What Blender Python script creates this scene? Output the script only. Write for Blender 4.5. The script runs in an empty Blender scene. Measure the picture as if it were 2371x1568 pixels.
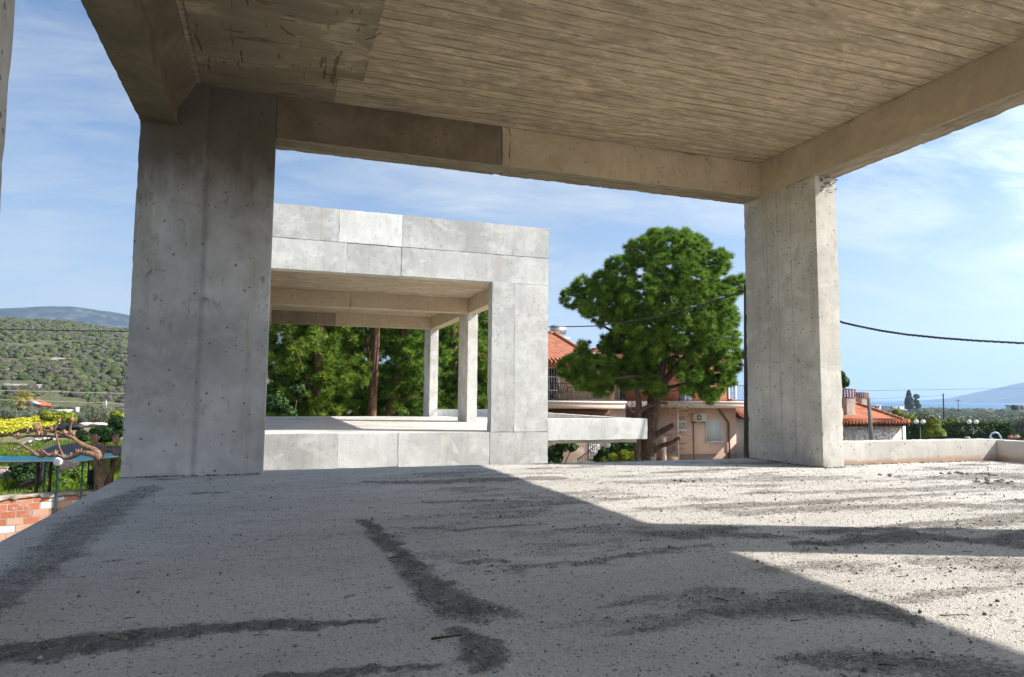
import bpy, math, random
import numpy as np
from mathutils import Vector

S = bpy.context.scene
COL = S.collection
random.seed(7)
rng = np.random.default_rng(11)

# ------------------------------------------------------------------ camera
F, PITCH, YAW, ROLL, EYE = 1583.28, math.radians(4.879), math.radians(18.932), math.radians(-.472), .6
cam = bpy.data.cameras.new('camera')
co = bpy.data.objects.new('camera', cam)
COL.objects.link(co)
S.camera = co
cam.lens = 36 * F / 2371
cam.sensor_width = 36
cam.clip_start = .05
cam.clip_end = 60000


def ray(px, py):
    """direction of the photograph's pixel (in a 2371 px wide copy) -- used to measure positions"""
    r = (px - 1185.5) / F
    u = (784 - py) / F
    c, s = math.cos(ROLL), math.sin(ROLL)
    r, u = r * c + u * s, -r * s + u * c
    cp, sp = math.cos(PITCH), math.sin(PITCH)
    d = cp - u * sp
    z = sp + u * cp
    cy, sy = math.cos(YAW), math.sin(YAW)
    return np.array([r * cy + d * sy, -r * sy + d * cy, z])


def P(px, py, D):
    d = ray(px, py)
    return d * D / (d[0] * math.sin(YAW) + d[1] * math.cos(YAW)) + [0, 0, EYE]


def onz(px, py, z=0.):
    d = ray(px, py)
    return d * ((z - EYE) / d[2]) + [0, 0, EYE]


def ony(px, py, Y):
    d = ray(px, py)
    return d * (Y / d[1]) + [0, 0, EYE]


right = Vector(ray(1185.5 + F, 784) - ray(1185.5, 784)).normalized()
fwd = Vector(ray(1185.5, 784)).normalized()
up = right.cross(fwd)
from mathutils import Matrix
M = Matrix((right, up, -fwd)).transposed().to_4x4()
M.translation = (0, 0, EYE)
co.matrix_world = M

# ------------------------------------------------------------------ light
SUN = Vector((.726, -.294, .621)).normalized()
EL = math.asin(SUN.z)
AZ = math.atan2(SUN.x, SUN.y)
sl = bpy.data.lights.new('sun', 'SUN')
sl.energy = 3.6
sl.angle = math.radians(.55)
sl.color = (1, .94, .86)
so = bpy.data.objects.new('sun', sl)
COL.objects.link(so)
so.rotation_euler = (-SUN).to_track_quat('-Z', 'Y').to_euler()
so.location = (20, -10, 30)

W = bpy.data.worlds.new('World')
S.world = W
W.use_nodes = True


class G:
    """tiny node graph helper"""

    def __init__(s, tree):
        s.t = tree
        s.n = tree.nodes
        s.l = tree.links

    def put(s, inp, v):
        if isinstance(v, bpy.types.NodeSocket):
            s.l.new(v, inp)
        elif v is not None:
            if hasattr(inp.default_value, '__len__'):
                v = list(v) if hasattr(v, '__len__') else [v] * 3
                n = len(inp.default_value)
                v = (v + [1.] * n)[:n]
            inp.default_value = v

    def add(s, typ, ins=None, **kw):
        n = s.n.new(typ)
        for k, v in kw.items():
            setattr(n, k, v)
        for k, v in (ins or {}).items():
            s.put(n.inputs[k], v)
        return n

    def m(s, op, a, b=None, c=None, clamp=False):
        n = s.add('ShaderNodeMath', operation=op, use_clamp=clamp)
        s.put(n.inputs[0], a)
        if b is not None:
            s.put(n.inputs[1], b)
        if c is not None:
            s.put(n.inputs[2], c)
        return n.outputs[0]

    def vm(s, op, a, b=None):
        n = s.add('ShaderNodeVectorMath', operation=op)
        s.put(n.inputs[0], a)
        if b is not None:
            s.put(n.inputs[1], b)
        return n.outputs[0]

    def noise(s, vec, scale, detail=4, rough=.6, dist=0.):
        return s.add('ShaderNodeTexNoise', {'Vector': vec, 'Scale': scale, 'Detail': detail, 'Roughness': rough, 'Distortion': dist}).outputs[0]

    def ramp(s, v, a, b, lo=0., hi=1.):
        n = s.add('ShaderNodeMapRange', {'Value': v, 'From Min': a, 'From Max': b, 'To Min': lo, 'To Max': hi}, clamp=True)
        return n.outputs[0]

    def mix(s, f, a, b, mode='MIX'):
        n = s.add('ShaderNodeMix', data_type='RGBA', blend_type=mode)
        s.put(n.inputs[0], f)
        s.put(n.inputs[6], a)
        s.put(n.inputs[7], b)
        return n.outputs[2]

    def obj(s):
        return s.add('ShaderNodeTexCoord').outputs['Object']

    def scalev(s, v, x, y, z):
        return s.vm('MULTIPLY', v, (x, y, z))

    def sep(s, v):
        n = s.add('ShaderNodeSeparateXYZ', {0: v})
        return n.outputs

    def comb(s, x, y, z):
        return s.add('ShaderNodeCombineXYZ', {0: x, 1: y, 2: z}).outputs[0]

    def attr(s, name):
        return s.add('ShaderNodeAttribute', attribute_name=name)

    def bump(s, h, strength=.5, dist=.01, normal=None):
        n = s.add('ShaderNodeBump', {'Height': h, 'Strength': strength, 'Distance': dist})
        if normal is not None:
            s.l.new(normal, n.inputs['Normal'])
        return n.outputs[0]


g = G(W.node_tree)
g.n.clear()
sky = g.add('ShaderNodeTexSky', sky_type='NISHITA', sun_disc=False)
sky.sun_elevation = EL
sky.sun_rotation = AZ
sky.altitude = 0
sky.air_density = 1.0
sky.dust_density = 1.3
sky.ozone_density = 1.6
gen = g.add('ShaderNodeTexCoord').outputs['Generated']
sx, sy_, sz = g.sep(gen)
inv = g.m('DIVIDE', 1., g.m('ADD', g.m('MAXIMUM', sz, 0.), .16))
cu = g.m('MULTIPLY', sx, inv)
cv = g.m('MULTIPLY', sy_, inv)
cvec = g.comb(g.m('ADD', g.m('MULTIPLY', cu, .75), g.m('MULTIPLY', cv, .35)), g.m('MULTIPLY', cv, 1.5), 0.)
c1 = g.noise(cvec, 1.1, 8, .62, .8)
c2 = g.noise(cvec, 3.4, 9, .66, 1.2)
cl = g.ramp(g.m('ADD', g.m('MULTIPLY', c1, .7), g.m('MULTIPLY', c2, .3)), .43, .68, 0., .88)
hor = g.m('POWER', g.ramp(sz, -.02, .42, 1., 0.), 1.6)
hor = g.m('MULTIPLY', hor, .97)
cl = g.m('ADD', cl, g.m('MULTIPLY', hor, g.m('SUBTRACT', 1., cl)))
cl = g.m('MULTIPLY', cl, g.ramp(sz, .3, .75, 1., .55))
# added fill light: cloud boosted towards the sun, out of view behind the camera
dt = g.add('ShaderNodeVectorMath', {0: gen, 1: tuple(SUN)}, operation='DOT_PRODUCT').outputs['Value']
fill_glow = g.m('ADD', 1., g.m('MULTIPLY', g.m('POWER', g.m('MAXIMUM', dt, 0.), 4.), 9.))
cloudc = g.vm('MULTIPLY', g.comb(5.1, 5.45, 5.85), g.comb(fill_glow, fill_glow, fill_glow))
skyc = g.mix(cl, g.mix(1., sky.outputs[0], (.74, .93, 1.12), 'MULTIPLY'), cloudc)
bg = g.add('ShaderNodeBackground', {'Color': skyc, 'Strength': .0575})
ow = g.add('ShaderNodeOutputWorld')
g.l.new(bg.outputs[0], ow.inputs[0])

S.view_settings.view_transform = 'Standard'
S.view_settings.look = 'None'
S.view_settings.exposure = 1.32
S.view_settings.gamma = 1
S.render.engine = 'CYCLES'
S.cycles.max_bounces = 8
S.cycles.diffuse_bounces = 5
S.cycles.transparent_max_bounces = 6
S.cycles.volume_bounces = 1
S.cycles.use_denoising = True


# ------------------------------------------------------------------ numpy noise
def _h(ix, iy, iz, seed):
    n = (ix * 374761393 + iy * 668265263 + iz * 2147483647 + seed * 974634777) & 0xffffffff
    n = ((n ^ (n >> 13)) * 1274126177) & 0xffffffff
    n = ((n ^ (n >> 16)) * 2246822519) & 0xffffffff
    return ((n ^ (n >> 15)) & 0xffffff) / 16777215.


def vn(p, seed=0):
    p = np.asarray(p, float)
    i = np.floor(p).astype(np.int64)
    f = p - i
    f = f * f * (3 - 2 * f)
    r = 0
    for a in (0, 1):
        for b in (0, 1):
            for c in (0, 1):
                w = (f[..., 0] if a else 1 - f[..., 0]) * (f[..., 1] if b else 1 - f[..., 1]) * (f[..., 2] if c else 1 - f[..., 2])
                r = r + w * _h(i[..., 0] + a, i[..., 1] + b, i[..., 2] + c, seed)
    return r


def fbm(p, seed=0, o=4, g_=.5):
    p = np.asarray(p, float)
    r = 0
    a = 1
    t = 0
    for k in range(o):
        r = r + a * vn(p * (2 ** k) + k * 17.3, seed + k)
        t += a
        a *= g_
    return r / t


# ------------------------------------------------------------------ mesh helpers
class MB:
    def __init__(s):
        s.v = []
        s.f = []
        s.n = 0
        s.a = []

    def add(s, v, f, a=0.):
        v = np.asarray(v, float).reshape(-1, 3)
        s.v.append(v)
        s.f.append((np.asarray(f, int) + s.n))
        s.n += len(v)
        s.a.append(np.full(len(v), a) if np.isscalar(a) else np.asarray(a, float))
        return s

    def box(s, x0, x1, y0, y1, z0, z1, a=0.):
        v = [(x, y, z) for x in (x0, x1) for y in (y0, y1) for z in (z0, z1)]
        s.add(v, [(0, 1, 3, 2), (4, 6, 7, 5), (0, 4, 5, 1), (2, 3, 7, 6), (0, 2, 6, 4), (1, 5, 7, 3)], a)
        return s

    def obox(s, c, ax, ay, az, hx, hy, hz, a=0.):
        """box round centre c with half sizes along three axes"""
        c, ax, ay, az = [np.asarray(k, float) for k in (c, ax, ay, az)]
        v = [c + i * hx * ax + j * hy * ay + k * hz * az for i in (-1, 1) for j in (-1, 1) for k in (-1, 1)]
        s.add(v, [(0, 1, 3, 2), (4, 6, 7, 5), (0, 4, 5, 1), (2, 3, 7, 6), (0, 2, 6, 4), (1, 5, 7, 3)], a)
        return s

    def cbox(s, x0, x1, y0, y1, z0, z1, step=.05, amp=.0008, chip=.006, seed=0, skip='', a=0.):
        """cast-concrete block: finely divided, slightly uneven, with nibbled arrises"""
        lo = np.array([x0, y0, z0])
        hi = np.array([x1, y1, z1])
        for ax in range(3):
            u, w = [k for k in range(3) if k != ax]
            nu = max(1, int(round((hi[u] - lo[u]) / step)))
            nw = max(1, int(round((hi[w] - lo[w]) / step)))
            for side in (0, 1):
                if 'xyz'[ax] + '-+'[side] in skip:
                    continue
                U, V = np.meshgrid(np.linspace(lo[u], hi[u], nu + 1), np.linspace(lo[w], hi[w], nw + 1), indexing='ij')
                p = np.zeros(U.shape + (3,))
                p[..., u] = U
                p[..., w] = V
                p[..., ax] = (lo, hi)[side][ax]
                p = p.reshape(-1, 3)
                d = np.stack([fbm(p * 6 + 5, seed + 1, 2), fbm(p * 6 + 9, seed + 2, 2), fbm(p * 6 + 13, seed + 3, 2)], -1) - .5
                q = p + d * amp * 2
                cen = (lo + hi) / 2
                onx_ = [(np.abs(p[:, k] - lo[k]) < 1e-6) | (np.abs(p[:, k] - hi[k]) < 1e-6) for k in range(3)]
                cnt = sum(o.astype(int) for o in onx_)
                cn = np.clip(fbm(p * 31 + 3, seed + 7, 2) - .38, 0, 1) * 2.6 + np.clip(fbm(p * 7 + 3, seed + 17, 2) - .62, 0, 1) * 5
                for k in range(3):
                    e = (cnt >= 2) & onx_[k]
                    q[e, k] += np.sign(cen[k] - p[e, k]) * chip * cn[e]
                idx = np.arange((nu + 1) * (nw + 1)).reshape(nu + 1, nw + 1)
                fa = np.stack([idx[:-1, :-1], idx[1:, :-1], idx[1:, 1:], idx[:-1, 1:]], -1).reshape(-1, 4)
                if (side == 1) == (ax == 1):
                    fa = fa[:, ::-1]
                s.add(q, fa, a)
        return s

    def tube(s, pts, rad, n=8, cap=True, a=0., rough=0., seed=0):
        pts = [np.asarray(p, float) for p in pts]
        if np.isscalar(rad):
            rad = [rad] * len(pts)
        rings = []
        t = pts[1] - pts[0]
        ref = np.array([0, 0, 1.]) if abs(t[2]) < .9 * np.linalg.norm(t) else np.array([1., 0, 0])
        for i, p in enumerate(pts):
            t = (pts[min(i + 1, len(pts) - 1)] - pts[max(i - 1, 0)])
            t = t / (np.linalg.norm(t) + 1e-12)
            b = np.cross(t, ref)
            b /= np.linalg.norm(b) + 1e-12
            ref = np.cross(b, t)
            an = np.arange(n) * 2 * math.pi / n
            k = 1 + rough * (np.array([vn(np.array([i * .8, j * 1.7, seed * 3.1]), 5) for j in range(n)]) - .5) if rough else 1
            rings.append(p + rad[i] * (np.cos(an) * k)[:, None] * b + rad[i] * (np.sin(an) * k)[:, None] * ref)
        v = np.concatenate(rings)
        f = []
        for i in range(len(pts) - 1):
            for j in range(n):
                f.append((i * n + j, i * n + (j + 1) % n, (i + 1) * n + (j + 1) % n, (i + 1) * n + j))
        if cap:
            c0 = len(v)
            v = np.concatenate([v, [pts[0], pts[-1]]])
            L = (len(pts) - 1) * n
            for j in range(n):
                f.append((c0, (j + 1) % n, j, j))
                f.append((c0 + 1, L + j, L + (j + 1) % n, L + (j + 1) % n))
        s.add(v, f, a)
        return s

    def sphere(s, c, r, nu=16, nv=10, sc=(1, 1, 1), a=0.):
        c = np.asarray(c, float)
        v = [c + np.array([0, 0, r * sc[2]])]
        for i in range(1, nv):
            for j in range(nu):
                t = math.pi * i / nv
                q = 2 * math.pi * j / nu
                v.append(c + r * np.array([math.sin(t) * math.cos(q) * sc[0], math.sin(t) * math.sin(q) * sc[1], math.cos(t) * sc[2]]))
        v.append(c - np.array([0, 0, r * sc[2]]))
        f = []
        for j in range(nu):
            k = (j + 1) % nu
            f.append((0, 1 + j, 1 + k, 1 + k))
            f.append((len(v) - 1, 1 + (nv - 2) * nu + k, 1 + (nv - 2) * nu + j, 1 + (nv - 2) * nu + j))
            for i in range(nv - 2):
                f.append((1 + i * nu + j, 1 + (i + 1) * nu + j, 1 + (i + 1) * nu + k, 1 + i * nu + k))
        s.add(v, f, a)
        return s


def setp(o, label=None, cat=None, group=None, kind=None):
    if label:
        o['label'] = label
    if cat:
        o['category'] = cat
    if group:
        o['group'] = group
    if kind:
        o['kind'] = kind
    return o


def root(name, loc, label, cat, group=None):
    o = bpy.data.objects.new(name, None)
    o.empty_display_size = .2
    COL.objects.link(o)
    o.location = [float(k) for k in loc]
    return setp(o, label, cat, group)


def obj(name, mb, m, parent=None, label=None, cat=None, group=None, kind=None, smooth=False, origin=None):
    v = np.concatenate(mb.v)
    a = np.concatenate(mb.a)
    if parent is not None:
        p = parent
        off = np.zeros(3)
        while p is not None:
            off = off + np.array(p.location)
            p = p.parent
    else:
        off = np.array([(v[:, 0].min() + v[:, 0].max()) / 2, (v[:, 1].min() + v[:, 1].max()) / 2, v[:, 2].min()]) if origin is None else np.array(origin, float)
    v = v - off
    me = bpy.data.meshes.new(name)
    me.vertices.add(len(v))
    me.vertices.foreach_set('co', v.astype(np.float32).ravel())
    tri = []
    starts = []
    tot = []
    pos = 0
    for f in mb.f:
        if f.shape[1] == 4:
            deg = (f[:, 2] == f[:, 3])
            for part, k in ((f[~deg], 4), (f[deg][:, :3], 3)):
                if len(part):
                    tri.append(part.ravel())
                    starts.append(pos + np.arange(len(part)) * k)
                    tot.append(np.full(len(part), k))
                    pos += len(part) * k
        else:
            tri.append(f.ravel())
            starts.append(pos + np.arange(len(f)) * 3)
            tot.append(np.full(len(f), 3))
            pos += len(f) * 3
    tri = np.concatenate(tri)
    starts = np.concatenate(starts)
    me.loops.add(len(tri))
    me.loops.foreach_set('vertex_index', tri.astype(np.int32))
    me.polygons.add(len(starts))
    me.polygons.foreach_set('loop_start', starts.astype(np.int32))
    if a.any():
        at = me.attributes.new('tone', 'FLOAT', 'POINT')
        at.data.foreach_set('value', a.astype(np.float32))
    if smooth:
        me.polygons.foreach_set('use_smooth', np.ones(len(starts), bool))
    me.update(calc_edges=True)
    me.validate()
    me.materials.append(m)
    o = bpy.data.objects.new(name, me)
    COL.objects.link(o)
    if parent is not None:
        o.parent = parent
    else:
        o.location = off
    return setp(o, label, cat, group, kind)


def copy_tree(o, parent=None):
    c = o.copy()
    COL.objects.link(c)
    if parent is not None:
        c.parent = parent
    for ch in list(o.children):
        copy_tree(ch, c)
    return c


# ------------------------------------------------------------------ materials
def mat(name):
    m = bpy.data.materials.new(name)
    m.use_nodes = True
    gg = G(m.node_tree)
    b = m.node_tree.nodes['Principled BSDF']
    b.inputs['Roughness'].default_value = .85
    b.inputs['Specular IOR Level'].default_value = .25
    return m, gg, b


def plain(name, c, rough=.7, c2=None, scale=8., spec=.3, metal=0., bump=0.):
    m, g, b = mat(name)
    b.inputs['Roughness'].default_value = rough
    b.inputs['Specular IOR Level'].default_value = spec
    b.inputs['Metallic'].default_value = metal
    n = g.noise(g.obj(), scale, 5, .65)
    c2 = c2 or tuple(k * .72 for k in c)
    g.put(b.inputs['Base Color'], g.mix(g.ramp(n, .35, .68), c, c2))
    if bump:
        g.l.new(g.bump(n, .6, bump), b.inputs['Normal'])
    return m


def concrete(name, c, var=.25, seed=0., holes=.5, streak=.4, blot=.4, seams=None, stain=(.25, .2, .14), bump=.004, cloud=1.):
    m, g, b = mat(name)
    o = g.vm('ADD', g.obj(), (seed * 3.1, seed * 1.7, seed * 2.3))
    big = g.noise(o, .9, 6, .6)
    med = g.noise(o, 4.5, 7, .68, .4)
    fine = g.noise(o, 60, 4, .7)
    dark = tuple(k * (1 - var) for k in c)
    lite = tuple(min(1, k * (1 + var * .5)) for k in c)
    col = g.mix(g.ramp(big, .35, .66), dark, lite)
    col = g.mix(g.m('MULTIPLY', g.ramp(med, .45, .72), .45), col, tuple(k * (1 - var * 1.4) for k in c))
    lp = g.noise(g.scalev(o, 1., 1., 1.5), 2.3, 6, .62, .6)
    col = g.mix(g.m('MULTIPLY', g.ramp(lp, .5, .62), .5 * cloud), col, tuple(min(1, k * 1.22) for k in c))
    sm = g.noise(g.scalev(o, 1.3, 1.3, .5), 7.5, 6, .7, .8)
    col = g.mix(g.m('MULTIPLY', g.ramp(sm, .53, .66), .38 * cloud), col, tuple(k * .6 for k in c))
    # vertical run marks
    st = g.noise(g.scalev(o, 9, 9, .8), 1.0, 6, .7)
    col = g.mix(g.m('MULTIPLY', g.ramp(st, .52, .78), streak), col, tuple(k * s_ * 2.2 for k, s_ in zip(c, stain)))
    # blotches
    bl = g.noise(g.scalev(o, 1, 1, .6), 17, 5, .7, .5)
    msk = g.ramp(g.noise(o, 1.6, 3, .5), .42, .62)
    bm = g.m('MULTIPLY', g.ramp(bl, .56, .68), msk)
    col = g.mix(g.m('MULTIPLY', bm, blot), col, tuple(k * .42 for k in c))
    # blow holes
    vo = g.add('ShaderNodeTexVoronoi', {'Vector': g.vm('ADD', o, g.scalev(g.add('ShaderNodeTexNoise', {'Vector': o, 'Scale': 9}).outputs[1], .04, .04, .04)), 'Scale': 26, 'Randomness': 1})
    sepc = g.sep(vo.outputs['Color'])
    hole = g.m('LESS_THAN', vo.outputs['Distance'], g.m('MULTIPLY', g.ramp(sepc[0], .72, 1., 0., .27), 1.))
    vo2 = g.add('ShaderNodeTexVoronoi', {'Vector': o, 'Scale': 60, 'Randomness': 1})
    h2 = g.m('LESS_THAN', vo2.outputs['Distance'], g.ramp(g.sep(vo2.outputs['Color'])[1], .86, 1., 0., .3))
    hole = g.m('MAXIMUM', hole, g.m('MULTIPLY', h2, .7))
    col = g.mix(g.m('MULTIPLY', hole, holes), col, tuple(k * .3 for k in c))
    h = g.m('ADD', g.m('MULTIPLY', fine, .25), g.m('MULTIPLY', med, .6))
    h = g.m('SUBTRACT', h, g.m('MULTIPLY', hole, .8))
    if seams:
        # board marks: axis index and list of positions (object space), soft dark joint lines
        ax, positions, wd = seams
        xyz = g.sep(g.obj())
        wob = g.m('MULTIPLY', g.m('SUBTRACT', g.noise(g.obj(), 3., 3), .5), .012)
        tot = 0.
        for q in positions:
            dd = g.m('ABSOLUTE', g.m('SUBTRACT', g.m('ADD', xyz[ax], wob), q))
            tot = g.m('MAXIMUM', tot, g.ramp(dd, wd * .2, wd, 1., 0.))
        brk = g.ramp(g.noise(g.obj(), 5., 4), .3, .6, .35, 1.)
        col = g.mix(g.m('MULTIPLY', g.m('MULTIPLY', tot, brk), .6), col, tuple(k * .4 for k in c))
        h = g.m('SUBTRACT', h, g.m('MULTIPLY', tot, .6))
    g.put(b.inputs['Base Color'], col)
    b.inputs['Roughness'].default_value = .9
    g.l.new(g.bump(h, .7, bump), b.inputs['Normal'])
    return m


def board_formed(name, c, c2, axis=1, width=.105, seed=0.):
    """concrete cast on sawn boards: boards run along the other horizontal axis"""
    m, g, b = mat(name)
    o = g.vm('ADD', g.obj(), (seed, seed * 2, 0))
    xyz = g.sep(o)
    across = xyz[axis]
    along = xyz[1 - axis]
    wob = g.m('MULTIPLY', g.m('SUBTRACT', g.noise(g.comb(along, g.m('MULTIPLY', across, .5), 0.), .7, 3), .5), .03)
    t = g.m('DIVIDE', g.m('ADD', across, wob), width)
    idx = g.m('FLOOR', t)
    fr = g.m('SUBTRACT', t, idx)
    # every board has its own butt joints
    wn = g.add('ShaderNodeTexWhiteNoise', noise_dimensions='1D')
    g.put(wn.inputs['W'], idx)
    seg = g.m('FLOOR', g.m('ADD', g.m('DIVIDE', along, 2.3), g.m('MULTIPLY', wn.outputs[0], 7.)))
    w2 = g.add('ShaderNodeTexWhiteNoise', noise_dimensions='2D')
    g.put(w2.inputs['Vector'], g.comb(idx, seg, 0.))
    tone = w2.outputs[0]
    stretch = g.comb(g.m('MULTIPLY', along, 1.4), g.m('MULTIPLY', across, 30.), g.m('MULTIPLY', idx, 3.3))
    grain = g.noise(stretch, 1., 6, .72, .6)
    stretch2 = g.comb(g.m('MULTIPLY', along, 5.), g.m('MULTIPLY', across, 22.), idx)
    grain2 = g.noise(stretch2, 1., 6, .75, .8)
    big = g.noise(g.comb(g.m('MULTIPLY', along, .7), g.m('MULTIPLY', across, 1.6), 0.), 1., 5, .6)
    col = g.mix(g.ramp(grain2, .38, .64), c2, c)
    col = g.mix(g.m('MULTIPLY', g.ramp(tone, .1, 1.), .5), col, tuple(k * .58 for k in c))
    col = g.mix(g.m('MULTIPLY', g.ramp(grain, .50, .60), .62), col, tuple(k * .46 for k in c))
    col = g.mix(g.m('MULTIPLY', g.ramp(big, .5, .66), .6), col, tuple(k * .5 for k in c))
    blo = g.noise(g.comb(g.m('MULTIPLY', along, 3.), g.m('MULTIPLY', across, 9.), 7.), 1., 6, .75, 1.)
    col = g.mix(g.m('MULTIPLY', g.ramp(blo, .53, .60), .6), col, tuple(k * .42 for k in c))
    col = g.mix(g.m('MULTIPLY', g.ramp(blo, .46, .38), .35), col, tuple(min(1, k * 1.25) for k in c))
    edge = g.m('MINIMUM', fr, g.m('SUBTRACT', 1., fr))
    lw = g.ramp(g.noise(g.comb(g.m('MULTIPLY', along, .9), g.m('MULTIPLY', idx, 5.7), 0.), 1.3, 4), .42, .66, .004, .11)
    line = g.ramp(g.m('DIVIDE', edge, lw), .3, 1., 1., 0.)
    col = g.mix(g.m('MULTIPLY', line, .62), col, tuple(k * .16 for k in c))
    # torn slots and nail holes
    slot = g.noise(g.comb(g.m('MULTIPLY', along, 3.5), g.m('MULTIPLY', across, 40.), 4.), 1., 3, .6)
    sl_ = g.ramp(slot, .66, .71)
    col = g.mix(g.m('MULTIPLY', sl_, .7), col, tuple(k * .2 for k in c))
    h = g.m('ADD', g.m('MULTIPLY', grain, .5), g.m('MULTIPLY', tone, .9))
    h = g.m('SUBTRACT', h, g.m('MULTIPLY', line, 1.5))
    h = g.m('SUBTRACT', h, sl_)
    g.put(b.inputs['Base Color'], col)
    b.inputs['Roughness'].default_value = .9
    g.l.new(g.bump(h, .8, .006), b.inputs['Normal'])
    return m


def foliage_mat(name, dark, lite, warm=None, rough=.55, trans=.25):
    m, g, b = mat(name)
    at = g.attr('tone').outputs['Fac']
    col = g.mix(at, dark, lite)
    n = g.noise(g.obj(), 1.3, 3)
    if warm:
        col = g.mix(g.m('MULTIPLY', g.ramp(n, .5, .75), .6), col, warm)
    g.put(b.inputs['Base Color'], col)
    b.inputs['Roughness'].default_value = rough
    b.inputs['Specular IOR Level'].default_value = .2
    tr = g.add('ShaderNodeBsdfTranslucent', {'Color': col})
    mx = g.add('ShaderNodeMixShader', {0: trans})
    g.l.new(b.outputs[0], mx.inputs[1])
    g.l.new(tr.outputs[0], mx.inputs[2])
    g.l.new(mx.outputs[0], m.node_tree.nodes['Material Output'].inputs[0])
    return m


def bark(name, c, c2, sc=1.):
    m, g, b = mat(name)
    v = g.scalev(g.obj(), 14 * sc, 14 * sc, 4 * sc)
    n = g.noise(v, 1., 6, .7, .6)
    g.put(b.inputs['Base Color'], g.mix(g.ramp(n, .38, .62), c, c2))
    g.l.new(g.bump(n, .9, .03), b.inputs['Normal'])
    return m


def tiles(name, c=(.44, .155, .08), axis=0, pitch=.2, course=.33, c2=(.26, .10, .06)):
    """rounded clay tiles: ribs across one axis, courses up the slope"""
    m, g, b = mat(name)
    o = g.obj()
    xyz = g.sep(o)
    a = xyz[axis]
    z = xyz[2]
    t = g.m('DIVIDE', a, pitch)
    fr = g.m('FRACT', t)
    rib = g.m('SINE', g.m('MULTIPLY', fr, math.pi))
    cz = g.m('DIVIDE', z, course * .42)
    cf = g.m('FRACT', cz)
    w = g.add('ShaderNodeTexWhiteNoise', noise_dimensions='2D')
    g.put(w.inputs['Vector'], g.comb(g.m('FLOOR', t), g.m('FLOOR', cz), 0.))
    col = g.mix(w.outputs[0], c, c2)
    col = g.mix(g.m('MULTIPLY', g.ramp(g.noise(o, 3., 5), .5, .7), .45), col, (.16, .08, .05))
    col = g.mix(g.ramp(rib, .0, .45, .75, 0.), col, tuple(k * .3 for k in c))
    g.put(b.inputs['Base Color'], col)
    h = g.m('ADD', rib, g.m('MULTIPLY', g.m('SUBTRACT', 1., cf), .5))
    g.l.new(g.bump(h, 1., .06), b.inputs['Normal'])
    return m


GREY = (.42, .41, .40)
m_colA = concrete('concrete_column_front', (.56, .545, .535), .36, 1., .9, .6, 1., seams=(0, [-.56 - 1.9], .03), cloud=.45)
g = G(m_colA.node_tree)
bs = m_colA.node_tree.nodes['Principled BSDF']
old = bs.inputs['Base Color'].links[0].from_socket
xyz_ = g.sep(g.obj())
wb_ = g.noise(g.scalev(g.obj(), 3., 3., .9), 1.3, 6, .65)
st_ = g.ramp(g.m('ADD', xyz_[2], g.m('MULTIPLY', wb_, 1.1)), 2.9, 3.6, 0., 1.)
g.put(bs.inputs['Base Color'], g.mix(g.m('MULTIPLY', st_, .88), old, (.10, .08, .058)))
m_colB = concrete('concrete_column_boarded', (.60, .57, .51), .28, 2., .8, .6, .6, seams=(1, [4.56 * ray(x_, 800)[1] / ray(x_, 800)[0] - 3. for x_ in (1781, 1837, 1806)], .007))
m_beam = concrete('concrete_beam_smooth', (.54, .44, .325), .14, 3., .8, .15, .2)
m_beamdark = concrete('concrete_beam_dark', (.225, .18, .135), .42, 4., .5, .5, .6)
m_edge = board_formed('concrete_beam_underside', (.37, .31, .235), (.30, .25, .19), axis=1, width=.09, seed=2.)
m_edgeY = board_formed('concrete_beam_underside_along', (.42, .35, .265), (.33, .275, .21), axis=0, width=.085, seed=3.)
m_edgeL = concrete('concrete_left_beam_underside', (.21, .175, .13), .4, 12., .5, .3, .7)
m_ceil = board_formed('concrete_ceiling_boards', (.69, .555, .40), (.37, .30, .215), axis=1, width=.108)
m_beammid = concrete('concrete_beam_mid', (.30, .245, .185), .3, 13., .4, .4, .5)
m_panel, g, b = mat('concrete_ceiling_panel')
o = g.obj()
n1 = g.noise(g.scalev(o, 1.4, 3.2, 1), 1.2, 6, .65, .4)
n2 = g.noise(g.scalev(o, 3, 9, 1), 1.6, 5, .7)
col = g.mix(g.ramp(n1, .42, .62), (.24, .195, .14), (.34, .275, .195))
col = g.mix(g.m('MULTIPLY', g.ramp(n1, .56, .62), g.ramp(n2, .4, .6)), col, (.52, .43, .31))
zone = g.ramp(g.noise(g.scalev(o, 1, 1.6, 1), 1.5, 2), .46, .56)
s1 = g.m('MULTIPLY', g.ramp(g.noise(g.scalev(o, 22, 3.2, 1), 1., 2, .5), .63, .67), zone)
s2 = g.m('MULTIPLY', g.ramp(g.noise(g.scalev(o, 3, 30, 1), 1., 2, .5), .66, .70), g.m('SUBTRACT', 1., zone))
sl_ = g.m('MAXIMUM', s1, s2)
ppp = g.m('MULTIPLY', g.ramp(g.noise(g.vm('ADD', g.scalev(o, 20, 2.6, 1), (5., 0, 0)), 1., 2, .5), .66, .69), zone)
col = g.mix(g.m('MULTIPLY', ppp, .6), col, (.45, .37, .27))
col = g.mix(g.m('MULTIPLY', sl_, .6), col, (.08, .062, .043))
g.put(b.inputs['Base Color'], col)
b.inputs['Roughness'].default_value = .9
g.l.new(g.bump(g.m('SUBTRACT', g.m('ADD', n1, ppp), g.m('MULTIPLY', sl_, 1.4)), .9, .012), b.inputs['Normal'])
m_out = concrete('concrete_outside', (.64, .625, .59), .26, 6., .7, .4, .6)
m_outlite = concrete('concrete_outside_pale', (.68, .665, .63), .16, 7., .8, .25, .4)
m_outgrey = concrete('concrete_outside_grey', (.56, .55, .52), .28, 8., .7, .45, .7)
m_parapet = concrete('concrete_parapet', (.57, .535, .48), .2, 9., .8, .3, .35)

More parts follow.
